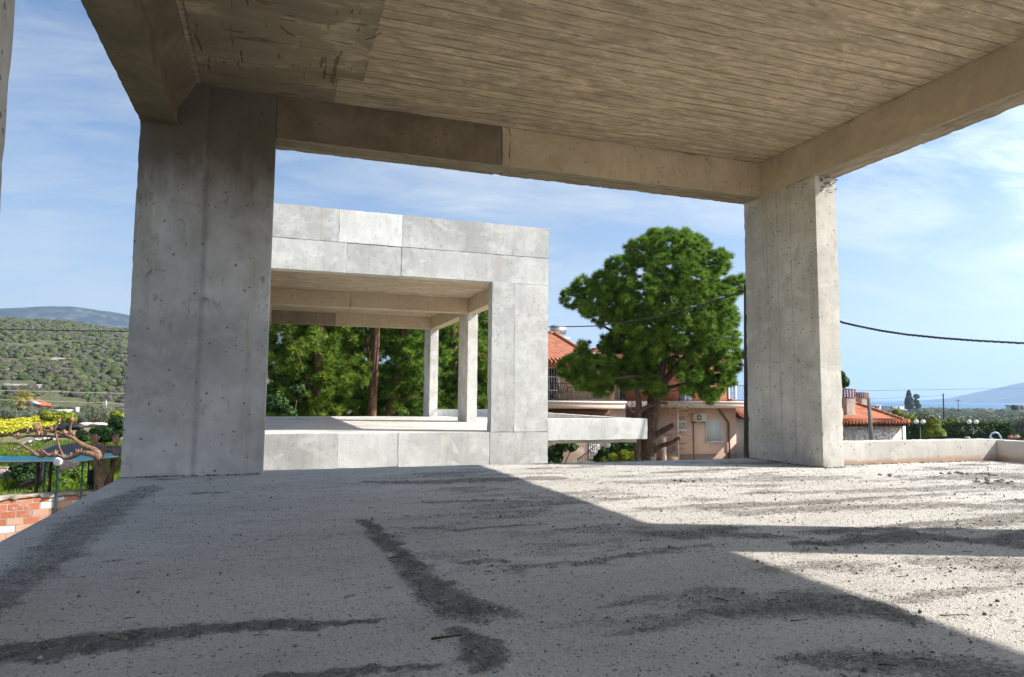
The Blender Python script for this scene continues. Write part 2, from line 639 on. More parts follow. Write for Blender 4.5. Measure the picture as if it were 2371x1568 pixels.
# ------------------------------------------------------------------ ground, sea, hills (setting)
GZ = -2.6


def gheight(x, y):
    r = np.hypot(x, y)
    az = np.degrees(np.arctan2(x, y))
    t = np.clip((az - 5) / 25, 0, 1)
    t = t * t * (3 - 2 * t)
    drop = np.interp(r, [0, 56, 78, 110, 150, 250, 320, 900, 1300, 60000], [0, 0, -1.3, -2.4, -2.9, -4.0, -4.8, -9.2, -14, -16])
    n = (fbm(np.stack([x * .05, y * .05, x * 0], -1), 3, 3) - .5) * np.clip(r / 200, 0, 1) * .8
    return GZ + drop * t + n


def polar(azs, rs, zf):
    A, R = np.meshgrid(np.radians(azs), rs, indexing='ij')
    x = R * np.sin(A)
    y = R * np.cos(A)
    z = zf(x, y, A, R)
    idx = np.arange(A.size).reshape(A.shape)
    f = np.stack([idx[:-1, :-1], idx[:-1, 1:], idx[1:, 1:], idx[1:, :-1]], -1).reshape(-1, 4)
    return np.stack([x, y, z], -1).reshape(-1, 3), f[:, ::-1]


m_ground, g, b = mat('dry_soil_and_grass')
o = g.obj()
n1 = g.noise(o, .25, 6, .65)
n2 = g.noise(o, 3., 5, .7)
col = g.mix(g.ramp(n1, .42, .58), (.14, .13, .05), (.30, .24, .16))
col = g.mix(g.ramp(n2, .4, .7), col, (.10, .12, .035))
g.put(b.inputs['Base Color'], col)
mb = MB()
v, f = polar(np.linspace(-180, 180, 181), np.concatenate([[.01], np.geomspace(3, 14000, 90)]), lambda x, y, A, R: gheight(x, y))
mb.add(v, f)
obj('ground', mb, m_ground, kind='structure', smooth=True, origin=(0, 0, 0))

m_sea, g, b = mat('sea_water')
g.put(b.inputs['Base Color'], (.015, .09, .17))
b.inputs['Roughness'].default_value = .32
n = g.noise(g.scalev(g.obj(), .02, .05, 1), 1., 6, .7)
g.l.new(g.bump(n, .5, 2.), b.inputs['Normal'])
mb = MB()
v, f = polar(np.linspace(2, 110, 40), np.geomspace(600, 30000, 30), lambda x, y, A, R: R * 0 - 11.8)
mb.add(v, f)
obj('sea', mb, m_sea, kind='structure', origin=(0, 0, -11.8))


def tanel(px, py):
    d = ray(px, py)
    return d[2] / math.hypot(d[0], d[1])


def azof(px, py=900):
    d = ray(px, py)
    return math.degrees(math.atan2(d[0], d[1]))


# near green hill
RH0, RH1 = 135., 430.
hx_az = [-75, -50, azof(-200), azof(0), azof(140), azof(285), azof(500), azof(800), azof(1000)]
hx_t = [tanel(0, 735) * 1.5, tanel(0, 735) * 1.25, tanel(-200, 718), tanel(0, 742), tanel(140, 754), tanel(285, 770), tanel(500, 805), tanel(800, 860), tanel(1000, 905)]


def hillz(x, y, A, R):
    az = np.degrees(A)
    top = np.interp(az, hx_az, hx_t)
    t = np.clip((R - RH0) / (RH1 - RH0), 0, 1)
    prof = t ** .85
    z = GZ + (top * RH1 + EYE - GZ) * prof
    back = np.clip((R - RH1) / 250, 0, 1)
    z = z - back * 60
    z = z + (fbm(np.stack([x * .03, y * .03, x * 0], -1), 9, 4) - .5) * 7 * np.clip(t * 3, 0, 1)
    return z


m_hill, g, b = mat('hillside_soil_and_rock')
o = g.obj()
n = g.noise(g.scalev(o, 1, 1, 2.2), .11, 7, .68, .5)
n2 = g.noise(o, .8, 5, .7)
col = g.mix(g.ramp(n2, .4, .65), (.085, .085, .045), (.13, .14, .065))
rock = g.mix(g.ramp(n2, .35, .65), (.42, .39, .35), (.25, .22, .19))
col = g.mix(g.ramp(n, .555, .60), col, rock)
g.put(b.inputs['Base Color'], col)
g.l.new(g.bump(n2, .8, .6), b.inputs['Normal'])
mb = MB()
v, f = polar(np.linspace(-75, 12, 150), np.concatenate([np.linspace(RH0, RH1, 60), np.linspace(RH1 + 15, RH1 + 250, 8)]), hillz)
mb.add(v, f)
obj('hill', mb, m_hill, kind='structure', smooth=True, origin=(0, 0, GZ))

# shrub cover of the hill: lumpy bushes
def ico():
    t = (1 + 5 ** .5) / 2
    v = np.array([(-1, t, 0), (1, t, 0), (-1, -t, 0), (1, -t, 0), (0, -1, t), (0, 1, t), (0, -1, -t), (0, 1, -t), (t, 0, -1), (t, 0, 1), (-t, 0, -1), (-t, 0, 1)], float)
    f = [(0, 11, 5), (0, 5, 1), (0, 1, 7), (0, 7, 10), (0, 10, 11), (1, 5, 9), (5, 11, 4), (11, 10, 2), (10, 7, 6), (7, 1, 8), (3, 9, 4), (3, 4, 2), (3, 2, 6), (3, 6, 8), (3, 8, 9), (4, 9, 5), (2, 4, 11), (6, 2, 10), (8, 6, 7), (9, 8, 1)]
    return v / np.linalg.norm(v[0]), np.array(f)


def subdiv(v, f):
    v = list(map(tuple, v))
    c = {}

    def mid(a, b):
        k = (min(a, b), max(a, b))
        if k not in c:
            p = (np.array(v[a]) + np.array(v[b])) / 2
            v.append(tuple(p / np.linalg.norm(p)))
            c[k] = len(v) - 1
        return c[k]
    nf = []
    for a, b_, d in f:
        ab, bd, da = mid(a, b_), mid(b_, d), mid(d, a)
        nf += [(a, ab, da), (b_, bd, ab), (d, da, bd), (ab, bd, da)]
    return np.array(v), np.array(nf)


IV0, IF0 = ico()
IV1, IF1 = subdiv(IV0, IF0)
IV2, IF2 = subdiv(IV1, IF1)


def blobs(mb, cen, rad, tones, flat=.75, rough=.5, V=IV1, Fc=IF1, seed=0):
    r = np.random.default_rng(seed)
    n = len(cen)
    k = len(V)
    disp = 1 + (r.random((n, k)) - .5) * rough
    pts = V[None] * disp[..., None] * np.asarray(rad)[:, None, None] * np.array([1, 1, flat])
    pts = pts + np.asarray(cen)[:, None, :]
    fa = (Fc[None] + (np.arange(n) * k)[:, None, None]).reshape(-1, 3)
    mb.add(pts.reshape(-1, 3), fa, np.repeat(tones, k))


m_shrub, g, b = mat('hillside_shrub_leaves')
at = g.attr('tone').outputs['Fac']
cr = g.add('ShaderNodeValToRGB', {0: at})
el = cr.color_ramp.elements
cols = [(0, (.055, .075, .025)), (.3, (.10, .13, .045)), (.5, (.13, .16, .06)), (.68, (.11, .12, .08)), (.8, (.12, .10, .095)), (1, (.17, .14, .125))]
el[0].position, el[0].color = 0, cols[0][1] + (1,)
el[1].position, el[1].color = 1, cols[-1][1] + (1,)
for p_, c_ in cols[1:-1]:
    e = el.new(p_)
    e.color = c_ + (1,)
n = g.noise(g.obj(), 1.6, 5, .75)
col = g.mix(g.ramp(n, .35, .65), g.mix(1., cr.outputs[0], (.32, .34, .34), 'MULTIPLY'), g.mix(1., cr.outputs[0], (1.05, 1.05, 1.), 'MULTIPLY'))
g.put(b.inputs['Base Color'], col)
g.l.new(g.bump(n, 1., .5), b.inputs['Normal'])
az = rng.uniform(azof(-330), azof(430), 30000)
rr = np.sqrt(rng.uniform(116. ** 2, (RH1 + 8) ** 2, 30000))
X = rr * np.sin(np.radians(az))
Y = rr * np.cos(np.radians(az))
dens = fbm(np.stack([X * .11, Y * .11, X * 0], -1), 31, 3)
keep = dens > .39
X, Y, rr, az = X[keep], Y[keep], rr[keep], az[keep]
Z = hillz(X, Y, np.radians(az), rr)
rad = rng.uniform(.34, .62, len(X)) * (1 + rng.random(len(X)) ** 6 * 1.3) * (.75 + rr / 800)
mb = MB()
blobs(mb, np.stack([X, Y, Z + rad * .25], -1), rad, rng.random(len(X)), .78, .7, seed=3)
obj('hillside_shrubs', mb, m_shrub, label='grey green maquis shrubs covering the rocky hillside', cat='shrubs', kind='stuff')

# blue hill behind
m_far, g, b = mat('far_hill_scrub')
n = g.noise(g.obj(), .035, 6, .75)
n2 = g.noise(g.obj(), .005, 3)
g.put(b.inputs['Base Color'], g.mix(g.ramp(g.m('ADD', g.m('MULTIPLY', n, .75), g.m('MULTIPLY', n2, .25)), .48, .58), (.012, .022, .022), (.10, .10, .095)))


def farz(R0, azs, tans, wid, seed, rough):
    def fz(x, y, A, R):
        top = np.interp(np.degrees(A), azs, tans) * R0
        t = np.clip(1 - np.abs(R - R0) / wid, 0, 1)
        t = np.where(R < R0, t ** 1.1, t)
        return -20 + (top + 20 + EYE) * t + (fbm(np.stack([x / rough, y / rough, x * 0], -1), seed, 4) - .5) * R0 * .008
    return fz


mb = MB()
azs = [-90, -60, azof(-350), azof(-100), azof(0), azof(90), azof(150), azof(215), azof(285), azof(500), azof(900), azof(1300)]
tns = [.02, .06, tanel(-350, 735), tanel(-100, 712), tanel(0, 706), tanel(90, 703), tanel(150, 706), tanel(215, 715), tanel(285, 728), tanel(500, 790), tanel(900, 885), tanel(1300, 925)]
v, f = polar(np.linspace(-90, 22, 200), np.linspace(1500, 3300, 40), farz(2500, azs, tns, 900, 5, 130.))
mb.add(v, f)
obj('far_hill', mb, m_far, kind='structure', smooth=True, origin=(0, 0, 0))
mb = MB()
azs = [azof(2060), azof(2130), azof(2200), azof(2260), azof(2300), azof(2371), azof(2500), azof(2700), 75, 90]
tns = [-.003, tanel(2130, 927) + .001, tanel(2200, 921), tanel(2260, 910), tanel(2300, 903), tanel(2371, 886), tanel(2500, 868), tanel(2700, 862), .05, .02]
v, f = polar(np.linspace(azof(2060), 90, 120), np.linspace(4600, 6900, 24), farz(5600, azs, tns, 1000, 8, 400.))
mb.add(v, f)
obj('far_mountain', mb, m_far, kind='structure', smooth=True, origin=(0, 0, 0))

# ------------------------------------------------------------------ near pavilion
XA0, XA1, YA, YO = -1.034, -.074, 5.595, 5.862
XB0, XB1, YB0, YB1 = 4.56, 4.80, 4.85, 5.855
HB, HC, HT = 2.63, 2.986, 3.14
NP = root('concrete_pavilion', (1.9, 3., -.58), 'unfinished concrete frame building we stand in, with board marked ceiling and dusty floor', 'building')

# floor slab with dirt map
m_floor, g, b = mat('dusty_concrete_floor')
o = g.obj()
d = g.attr('tone').outputs['Fac']
big = g.noise(g.scalev(o, .7, 1.6, 1), 1.1, 6, .62)
med = g.noise(g.scalev(o, 1., 2.4, 1), 5., 7, .7, .3)
fin = g.noise(o, 75, 4, .75)
grit = g.noise(o, 260, 2, .6)
grain_ = g.noise(o, 110, 3, .8)
col = g.mix(g.ramp(big, .35, .65), (.67, .63, .57), (.83, .79, .725))
col = g.mix(g.m('MULTIPLY', g.ramp(med, .5, .7), .3), col, (.38, .345, .30))
dd = g.m('ADD', d, g.m('MULTIPLY', g.m('SUBTRACT', fin, .5), 1.7))
dd = g.m('ADD', dd, g.m('MULTIPLY', g.m('SUBTRACT', med, .5), .9))
dm = g.ramp(dd, .28, .9)
dc = g.mix(g.ramp(g.noise(o, 130, 4, .8), .35, .65), (.06, .056, .048), (.33, .305, .265))
col = g.mix(g.m('MULTIPLY', dm, .78), col, dc)
vo = g.add('ShaderNodeTexVoronoi', {'Vector': o, 'Scale': 70, 'Randomness': 1})
vr = g.sep(vo.outputs['Color'])
st = g.m('LESS_THAN', vo.outputs['Distance'], g.ramp(g.m('ADD', vr[0], g.m('MULTIPLY', dm, .22)), .6, 1.05, 0., .46))
col = g.mix(g.m('MULTIPLY', st, .75), col, g.mix(vr[1], (.08, .08, .08), (.36, .33, .28)))
col = g.mix(g.ramp(grit, .58, .75, 0., .45), col, (.16, .15, .135))
col = g.mix(g.ramp(grit, .42, .27, 0., .35), col, (.62, .6, .56))
col = g.mix(g.ramp(grain_, .52, .66, 0., .6), col, (.20, .185, .165))
col = g.mix(g.ramp(grain_, .46, .34, 0., .4), col, (.76, .74, .70))
g.put(b.inputs['Base Color'], col)
b.inputs['Roughness'].default_value = .95
h = g.m('ADD', g.m('MULTIPLY', fin, g.m('ADD', .8, g.m('MULTIPLY', dm, 1.6))), g.m('MULTIPLY', grit, .25))
h = g.m('ADD', h, g.m('ADD', g.m('MULTIPLY', st, 1.), g.m('MULTIPLY', grain_, -.9)))
g.l.new(g.bump(h, 1., .016), b.inputs['Normal'])

# dirt strokes: polylines in photograph pixels with half width (m) and strength, taken down to the slab
STROKES = [
    ([(845, 1205), (890, 1240), (935, 1290), (985, 1340), (1040, 1390), (1100, 1415)], [.035, .05, .06, .065, .075, .09], .85),
    ([(1075, 1455), (1120, 1490), (1150, 1535)], [.03, .06, .05], .8),
    ([(-60, 1525), (60, 1510), (200, 1492), (330, 1478), (450, 1462), (600, 1455), (720, 1445), (860, 1445)], [.09, .085, .075, .065, .06, .05, .04, .02], 1.),
    ([(600, 1575), (760, 1560), (900, 1545), (1020, 1535)], [.02, .028, .025, .012], .8),
    ([(350, 1128), (270, 1165), (190, 1225), (120, 1290), (40, 1350), (-60, 1420)], [.08, .13, .13, .11, .10, .1], .50),
    ([(850, 1116), (980, 1118), (1100, 1112), (1280, 1108)], [.06, .12, .14, .14], .62),
    ([(460, 1142), (500, 1143)], [.06, .05], .7),
    ([(1010, 1163), (1130, 1160), (1300, 1165)], [.05, .06, .05], .5),
    ([(960, 1222), (1080, 1226), (1250, 1215)], [.02, .035, .03], .5),
    ([(1070, 1300), (1160, 1302)], [.04, .04], .55),
    ([(1190, 1318), (1300, 1308), (1420, 1292), (1560, 1272), (1640, 1262)], [.04, .04, .04, .045, .03], .5),
    ([(1470, 1235), (1560, 1240), (1680, 1238), (1830, 1245)], [.06, .09, .08, .06], .62),
    ([(1850, 1262), (1990, 1252), (2120, 1240), (2280, 1258), (2400, 1240)], [.04, .1, .13, .08, .08], .8),
    ([(1640, 1420), (1760, 1408), (1900, 1395), (2030, 1405), (2100, 1440)], [.05, .09, .11, .08, .06], .66),
    ([(1400, 1470), (1560, 1440), (1660, 1420)], [.03, .05, .04], .45),
    ([(1850, 1525), (2050, 1540), (2300, 1555)], [.05, .09, .1], .6),
    ([(1450, 1118), (1600, 1112), (1800, 1112), (1960, 1105)], [.12, .16, .16, .14], .42),
    ([(1500, 1180), (1700, 1170), (1850, 1165)], [.06, .1, .08], .5),
    ([(1700, 1190), (1950, 1175), (2200, 1170), (2371, 1175)], [.08, .12, .12, .12], .5),
    ([(1950, 1140), (2200, 1130), (2371, 1125)], [.1, .13, .13], .46),
    ([(2180, 1108), (2371, 1104)], [.12, .14], .55),
    ([(2150, 1300), (2371, 1310)], [.1, .15], .42),
]


def dirtmap(x, y):
    p = np.stack([x, y, x * 0], -1)
    wx = (fbm(p * 9, 41, 5, .65) - .5) * .15
    wy = (fbm(p * 9 + 50, 42, 5, .65) - .5) * .15
    out = np.zeros_like(x)
    for pl, ws, st in STROKES:
        q = [onz(a, b_) for a, b_ in pl]
        for i in range(len(q) - 1):
            a, b_ = q[i], q[i + 1]
            ab = b_ - a
            L = ab[0] ** 2 + ab[1] ** 2
            t = np.clip(((x + wx - a[0]) * ab[0] + (y + wy - a[1]) * ab[1]) / L, 0, 1)
            dx = x + wx - a[0] - t * ab[0]
            dy = y + wy - a[1] - t * ab[1]
            w = ws[i] + (ws[i + 1] - ws[i]) * t
            k = np.clip(1.6 - np.hypot(dx, dy) / w * 1.15, 0, 1) ** 1.2
            out = np.maximum(out, st * k)
    base = fbm(np.stack([x * 1.6, y * 5.5, x * 0], -1), 51, 5, .6)
    zone = np.clip((x - .3) / 2.2, 0, 1)
    out = np.maximum(out, np.clip((base - .465) * 4.4, 0, 1) * (.18 + .55 * zone))
    sp = fbm(p * 14, 61, 3)
    out = np.maximum(out, np.clip((sp - .76) * 7, 0, .6))
    return out


def slabtop(mb, x0, x1, y0, y1, step, z=0., dirt=True, wav=.004):
    nx = int((x1 - x0) / step)
    ny = int((y1 - y0) / step)
    U, V = np.meshgrid(np.linspace(x0, x1, nx + 1), np.linspace(y0, y1, ny + 1), indexing='ij')
    u, v = U.ravel(), V.ravel()
    a = dirtmap(u, v) if dirt else np.clip((fbm(np.stack([u * 1.2, v * 4, u * 0], -1), 55, 4) - .5) * 3, 0, 1) * .5
    p3 = np.stack([u, v, u * 0], -1)
    zz = z + (fbm(p3 * 1.3, 71, 2) - .5) * wav + a * (fbm(p3 * 38, 72, 2) - .35) * .022
    edge = (u < x0 + 1e-6) | (u > x1 - 1e-6) | (v < y0 + 1e-6) | (v > y1 - 1e-6)
    zz = np.where(edge, z - .001, zz)
    idx = np.arange(len(u)).reshape(U.shape)
    f = np.stack([idx[:-1, :-1], idx[1:, :-1], idx[1:, 1:], idx[:-1, 1:]], -1).reshape(-1, 4)
    mb.add(np.stack([u, v, zz], -1), f, a)


mb = MB()
slabtop(mb, XA0, 7.0, 1.0, YO, .0125)
slabtop(mb, XA0, 7.0, -5., 1.0, .1, dirt=False)
mb.cbox(XA0, 7.0, -5., YO, -.55, -.0005, step=.12, amp=.002, chip=.004, skip='z+', seed=4)
fs = obj('floor_slab', mb, m_floor, NP, smooth=True)

def part(name, m, *boxes, parent=NP, under=None, **kw):
    mb = MB()
    for q in boxes:
        mb.cbox(*q, **kw)
    o = obj(name, mb, m, parent, smooth=True)
    if under:       # the soffit was cast on rough boards
        o.data.materials.append(under)
        for p in o.data.polygons:
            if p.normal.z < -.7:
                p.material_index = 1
    return o


part('column', m_colA, (XA0, XA1, YA - .001, YO, -.002, HC - .001), seed=11, chip=.004)
part('column', m_colB, (XB0 + .001, XB1 - .001, YB0, YB1, -.002, HB + .002), seed=12, chip=.006)
part('column', m_colA, (XA0, -.80, 1.85, 2.40, -.002, HB + .002), seed=13, chip=.003)
part('column', m_colB, (XB0 + .001, XB1 - .001, 1.17, 1.71, -.002, HB + .002), seed=14)
part('column', m_colA, (XA0, XA0 + .25, -4.9, -4.0, -.002, HB + .002), seed=15, step=.2)
part('column', m_colB, (XB0 + .001, XB1 - .001, -4.9, -4.0, -.002, HB + .002), seed=16, step=.2)
# back beam: dark stretch on the left, a rough pour joint, pale smooth stretch on the right
XJ = float(ony(1162, 330, YA)[0])
XK = float(ony(1180, 330, YA)[0])
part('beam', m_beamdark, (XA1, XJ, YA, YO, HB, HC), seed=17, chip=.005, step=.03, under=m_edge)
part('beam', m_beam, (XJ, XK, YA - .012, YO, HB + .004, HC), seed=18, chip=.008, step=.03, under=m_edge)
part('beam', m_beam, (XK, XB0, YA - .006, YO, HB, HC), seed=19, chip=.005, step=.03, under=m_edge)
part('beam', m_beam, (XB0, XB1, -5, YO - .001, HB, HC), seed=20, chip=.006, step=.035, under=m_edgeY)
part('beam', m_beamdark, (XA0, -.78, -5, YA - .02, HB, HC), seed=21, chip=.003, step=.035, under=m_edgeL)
# splayed fillet between left beam and ceiling
mb = MB()
ys = np.linspace(-5, YA, 60)
for i in range(59):
    y0, y1 = ys[i], ys[i + 1]
    mb.add([(-.779, y0, HB + .14), (-.779, y1, HB + .14), (-.66, y1, HC + .001), (-.66, y0, HC + .001)], [(0, 1, 2, 3)])
obj('fillet', mb, m_beamdark, NP)
# ceiling
part('ceiling', m_ceil, (XA0, XB1, -5, YO, HC, HT), step=.07, amp=.0025, seed=22)
XP = float(onz(893, 0, HC)[0])
YP = float(onz(828, 182, HC)[1])
part('ceiling_panel', m_panel, (-.62, XP, -5, YP, HC - .014, HC + .01), step=.06, amp=.003, chip=.004, seed=23)
part('ceiling_panel', m_panel, (-.62, XP - .18, YP, YA, HC - .008, HC + .01), step=.06, amp=.003, chip=.004, seed=24)
part('roof_upstand', m_outgrey, (XA0, XB1, YO - .25, YO, HT, 3.69), (XB1 - .25, XB1, -5, YO - .25, HT, 3.69), step=.15, seed=25)
# form-tie nails and splinters left in the ceiling
m_rust = plain('rusty_wire', (.05, .03, .02), .8, (.02, .015, .012), 40.)
for (a, b_) in [((650, 62), (682, 84)), ((848, 92), (882, 76))]:
    p0 = onz(a[0], a[1], HC - .02)
    p1 = onz(b_[0], b_[1], HC - .024)
    mb = MB()
    mb.tube([p0, (p0 + p1) / 2 + [0, 0, -.008], p1], .002, 6)
    obj('wire_end', mb, m_rust, NP)
# torn wire and mortar crumbs at the top of the right column
mb = MB()
for k in range(26):
    c_ = np.array([random.uniform(XB0 + .05, XB1), YB0 - .004, HB - random.uniform(.0, .16)])
    q = c_ + np.array([random.uniform(-.03, .03), -random.uniform(.005, .02), random.uniform(-.03, .03)])
    mb.tube([c_ + [0, .01, 0], (c_ + q) / 2 + [0, -.006, .004], q], [.004, .003, .0015], 5)
obj('torn_wires', mb, m_rust, NP, kind='stuff')
# parapet of the right hand terrace
m_parL = m_parapet
g = G(m_parapet.node_tree)
bs = m_parapet.node_tree.nodes['Principled BSDF']
old = bs.inputs['Base Color'].links[0].from_socket
zz_ = g.sep(g.obj())[2]
st_ = g.ramp(g.m('ADD', zz_, g.m('MULTIPLY', g.noise(g.scalev(g.obj(), 2., 2., 6.), 2., 4), .10)), .655, .69, 1., 0.)
g.put(bs.inputs['Base Color'], g.mix(g.m('MULTIPLY', st_, .75), old, (.42, .24, .15)))
YPp = 5.03
part('parapet', m_parL, (XB1, 6.95, YPp, YPp + .2, -.002, .21), seed=26, chip=.006)
part('parapet', m_parL, (6.95, 7.13, -5, YPp + .2, -.002, .205), seed=27, chip=.006)
# storey underneath
part('lower_wall', m_outgrey, (XA0 + .05, 6.9, 5.3, 5.55, GZ - .3, -.55), (XA0 + .05, XA0 + .3, -5, 5.3, GZ - .3, -.55), step=.4, seed=28)

# ------------------------------------------------------------------ far pavilion
FX1, FY = 4.635, 11.49
FZ = -.015
FP = root('concrete_pavilion', (2., 16., -.58), 'second bare concrete frame building, sunlit, standing behind the near one', 'building')


def fpart(name, m, *boxes, **kw):
    kw.setdefault('step', .09)
    return part(name, m, *boxes, parent=FP, **kw)


FX0 = -.45
FY2, FY3 = 16.05, 20.35
mb = MB()
slabtop(mb, FX0, 6.6, FY + .06, 20.9, .04, z=FZ, dirt=False)
obj('floor_slab', mb, m_floor, FP, smooth=True)
xs = [float(ony(x, 1040, FY)[0]) for x in (782, 922)]
fpart('slab_edge', m_outgrey, (FX0, xs[0] - .0003, FY, FY + .3, -.578, FZ + .002), seed=31, chip=.004)
fpart('slab_edge', m_outlite, (xs[0] + .0003, xs[1] - .0003, FY + .004, FY + .3, -.575, FZ), seed=32, chip=.004)
fpart('slab_edge', m_out, (xs[1] + .0003, FX1 - 1.09, FY, FY + .3, -.578, FZ + .002), seed=33, chip=.004)
fpart('slab_edge', m_outgrey, (FX1 - 1.085, FX1, FY - .003, FY + .3, -.58, -.02), seed=34, chip=.004)
fpart('slab_underside', m_out, (FX0, 6.6, FY + .3, 20.9, -.25, FZ - .02), (FX1 - .25, FX1, FY + .3, 20.9, -.578, -.25), step=.5, seed=35)
# columns
fpart('column', m_outgrey, (FX1 - 1.07, FX1 - .001, FY + .001, FY + .24, -.018, HB + .02), seed=36, chip=.008)
# the column's own board strips
fpart('column_face', m_out, (float(ony(1191.5, 800, FY)[0]), FX1 - .0005, FY - .002, FY + .002, -.012, HB - .012), seed=37, chip=.002)
fpart('column', m_out, (FX1 - .265, FX1 - .015, FY2, FY2 + .88, FZ - .01, HB + .02), seed=38)
fpart('column', m_out, (FX1 - .265, FX1 - .015, FY3, FY3 + .9, FZ - .01, HB + .02), seed=39)
fpart('column', m_out, (FX0, FX0 + .25, FY, FY + 1., FZ - .01, HB + .02), seed=40)
# front fascia: lower course
x2 = [float(ony(x, 600, FY)[0]) for x in (803, 930)]
fpart('beam', m_out, (FX0, x2[0] - .0003, FY, FY + .25, HB, 3.135), seed=42, chip=.004)
fpart('beam', m_outgrey, (x2[0] + .0003, x2[1] - .002, FY + .003, FY + .25, HB, 3.13), seed=43, chip=.004)
fpart('beam', m_out, (x2[1] + .001, FX1, FY, FY + .25, HB + .006, 3.135), seed=44, chip=.004)
# upper course
x3 = [float(ony(x, 490, FY)[0]) for x in (787, 933)]
fpart('fascia', m_outgrey, (FX0, x3[0] - .0003, FY - .005, FY + .25, 3.137, 3.69), seed=45, chip=.004)
fpart('fascia', m_outlite, (x3[0] + .0003, x3[1] - .0003, FY - .003, FY + .25, 3.137, 3.692), seed=46, chip=.004)
fpart('fascia', m_outgrey, (x3[1] + .0003, FX1 + .004, FY - .005, FY + .25, 3.137, 3.69), seed=47, chip=.004)
fpart('fascia', m_out, (FX1 - .25, FX1 + .002, FY + .25, 21.2, 3.139, 3.69), step=.2, seed=48)
# inner beams and ceiling
xj = float(ony(812, 690, FY2)[0])
fpart('beam', m_beam, (FX0, xj, FY2, FY2 + .25, HB, HC), seed=49)
fpart('beam', m_beam, (xj, FX1 - .27, FY2 - .006, FY2 + .25, HB, HC), seed=50)
fpart('beam', m_beammid, (FX0, float(ony(905, 745, FY3)[0]) - 1.6, FY3, FY3 + .25, HB, HC), seed=51)
fpart('beam', m_beam, (float(ony(905, 745, FY3)[0]) - 1.6, FX1 - .27, FY3 + .004, FY3 + .25, HB, HC), seed=52)
fpart('beam', m_beam, (FX1 - .265, FX1, FY + .25, 21.2, HB + .003, HC), step=.12, seed=53, chip=.01)
fpart('beam', m_beam, (FX0, FX0 + .25, FY + .25, 21.2, HB, HC), step=.3, seed=54)
fpart('ceiling', m_ceil, (FX0, FX1 - .001, FY + .25, 21.2, HC, 3.14), step=.2, amp=.002, seed=55)
# terrace parapets: cantilevered front beam, side, rear
XT = 6.67
fpart('terrace_beam', m_outlite, (FX1, XT, FY, FY + .25, -.175, .215), seed=56, chip=.006)
fpart('parapet', m_out, (XT - .2, XT, FY + .25, 21.1, -.175, .205), step=.2, seed=57, chip=.006)
fpart('parapet', m_outlite, (FX1, XT - .2, 20.9, 21.1, -.175, .2), step=.2, seed=58)
fpart('lower_wall', m_outgrey, (FX0 + .2, FX1 - .6, FY + .9, FY + 1.15, GZ - .3, -.2), (FX1 - .9, FX1 - .6, FY + 1.2, 20.7, GZ - .3, -.2), step=.6, seed=59)

# ------------------------------------------------------------------ litter on the slab
m_twig = bark('dry_twig_bark', (.10, .06, .035), (.045, .028, .018), 4.)


def twig(px, py, ang, L, r, bend=.2, label=None, group=None, fork=False, z=0.):
    c_ = onz(px, py, z)
    d = np.array([math.cos(ang), math.sin(ang), 0])
    s_ = np.array([-d[1], d[0], 0])
    n = 6
    pts = []
    for i in range(n):
        t = i / (n - 1) - .5
        pts.append(c_ + d * t * L + s_ * (bend * L * (t * t - .1) + random.uniform(-.02, .02) * L) + [0, 0, z + r * 1.1 + .003 + random.uniform(0, .25) * r])
    mb = MB()
    mb.tube(pts, list(np.linspace(r, r * .45, n)), 6, rough=.5, seed=px)
    if fork:
        mb.tube([pts[2], pts[2] + d * L * .22 + s_ * L * .18 + [0, 0, r * 2]], [r * .6, r * .3], 5)
    return obj('twig', mb, m_twig, None, label or 'small dry brown twig lying on the dusty slab', 'twig', group)


TG = 'small dry twigs scattered on the concrete floor'
twig(1035, 1481, .05, .08, .0033, .08, 'thick broken brown stick, the largest one, lying beside the dirt clump at the bottom centre')
twig(916, 1293, .35, .07, .0022, .1, 'straight dark twig lying across the curved dirt strip left of centre')
twig(1672, 1392, -1.1, .04, .002, .1, 'short steep dark twig in the shaded floor below the lit wedge')
twig(2205, 1429, -.25, .07, .002, .1, 'long thin twig at the lower edge of the sunlit wedge on the right')
twig(1850, 1441, -.1, .05, .002, .1, 'flat thin twig on the big shaded gravel clump at lower right')
_tw = [('left part of the shaded floor', [(250, 1303, .4, .04), (300, 1435, .2, .025), (520, 1300, .5, .015), (600, 1474, .2, .025), (830, 1140, .3, .03)]),
       ('shaded floor around the bottom dirt clump', [(1130, 1443, .3, .03), (1125, 1528, -.2, .035), (1165, 1532, .1, .025), (1245, 1398, .3, .015)]),
       ('shaded floor in the middle, before the first shadow edge', [(1130, 1325, .1, .025), (1200, 1135, .2, .04), (1280, 1350, 1.2, .018), (1390, 1200, 0, .03), (1440, 1268, -.3, .025), (1560, 1270, .5, .03)]),
       ('sunlit floor and shadow band at the right', [(1600, 1150, 0, .04), (1700, 1225, -.2, .04), (2010, 1190, -.1, .04), (2090, 1338, -.2, .04), (2110, 1245, .1, .05), (2180, 1318, -.4, .03), (2240, 1280, -.2, .04), (2341, 1440, -.4, .03)]),
       ('dark shaded corner at the lower right', [(1815, 1376, -.2, .04), (1970, 1405, -.1, .03), (1972, 1527, .2, .04), (2055, 1545, -.7, .04), (2140, 1530, -.5, .04)])]
NTH = ['first', 'second', 'third', 'fourth', 'fifth', 'sixth', 'seventh', 'eighth', 'ninth', 'tenth', 'eleventh', 'twelfth', 'thirteenth', 'fourteenth', 'fifteenth', 'sixteenth', 'seventeenth', 'eighteenth', 'nineteenth', 'twentieth']
for zone_, lst in _tw:
    for k_, (x, y, a, L) in enumerate(lst):
        twig(x, y, a + random.uniform(-.2, .2), L, random.uniform(.0010, .0017), random.uniform(-.4, .4), group=TG, fork=random.random() < .3,
             label='tiny dry twig, %s, %s from left' % (zone_.replace('shaded floor around the ', 'around the '), NTH[k_]))

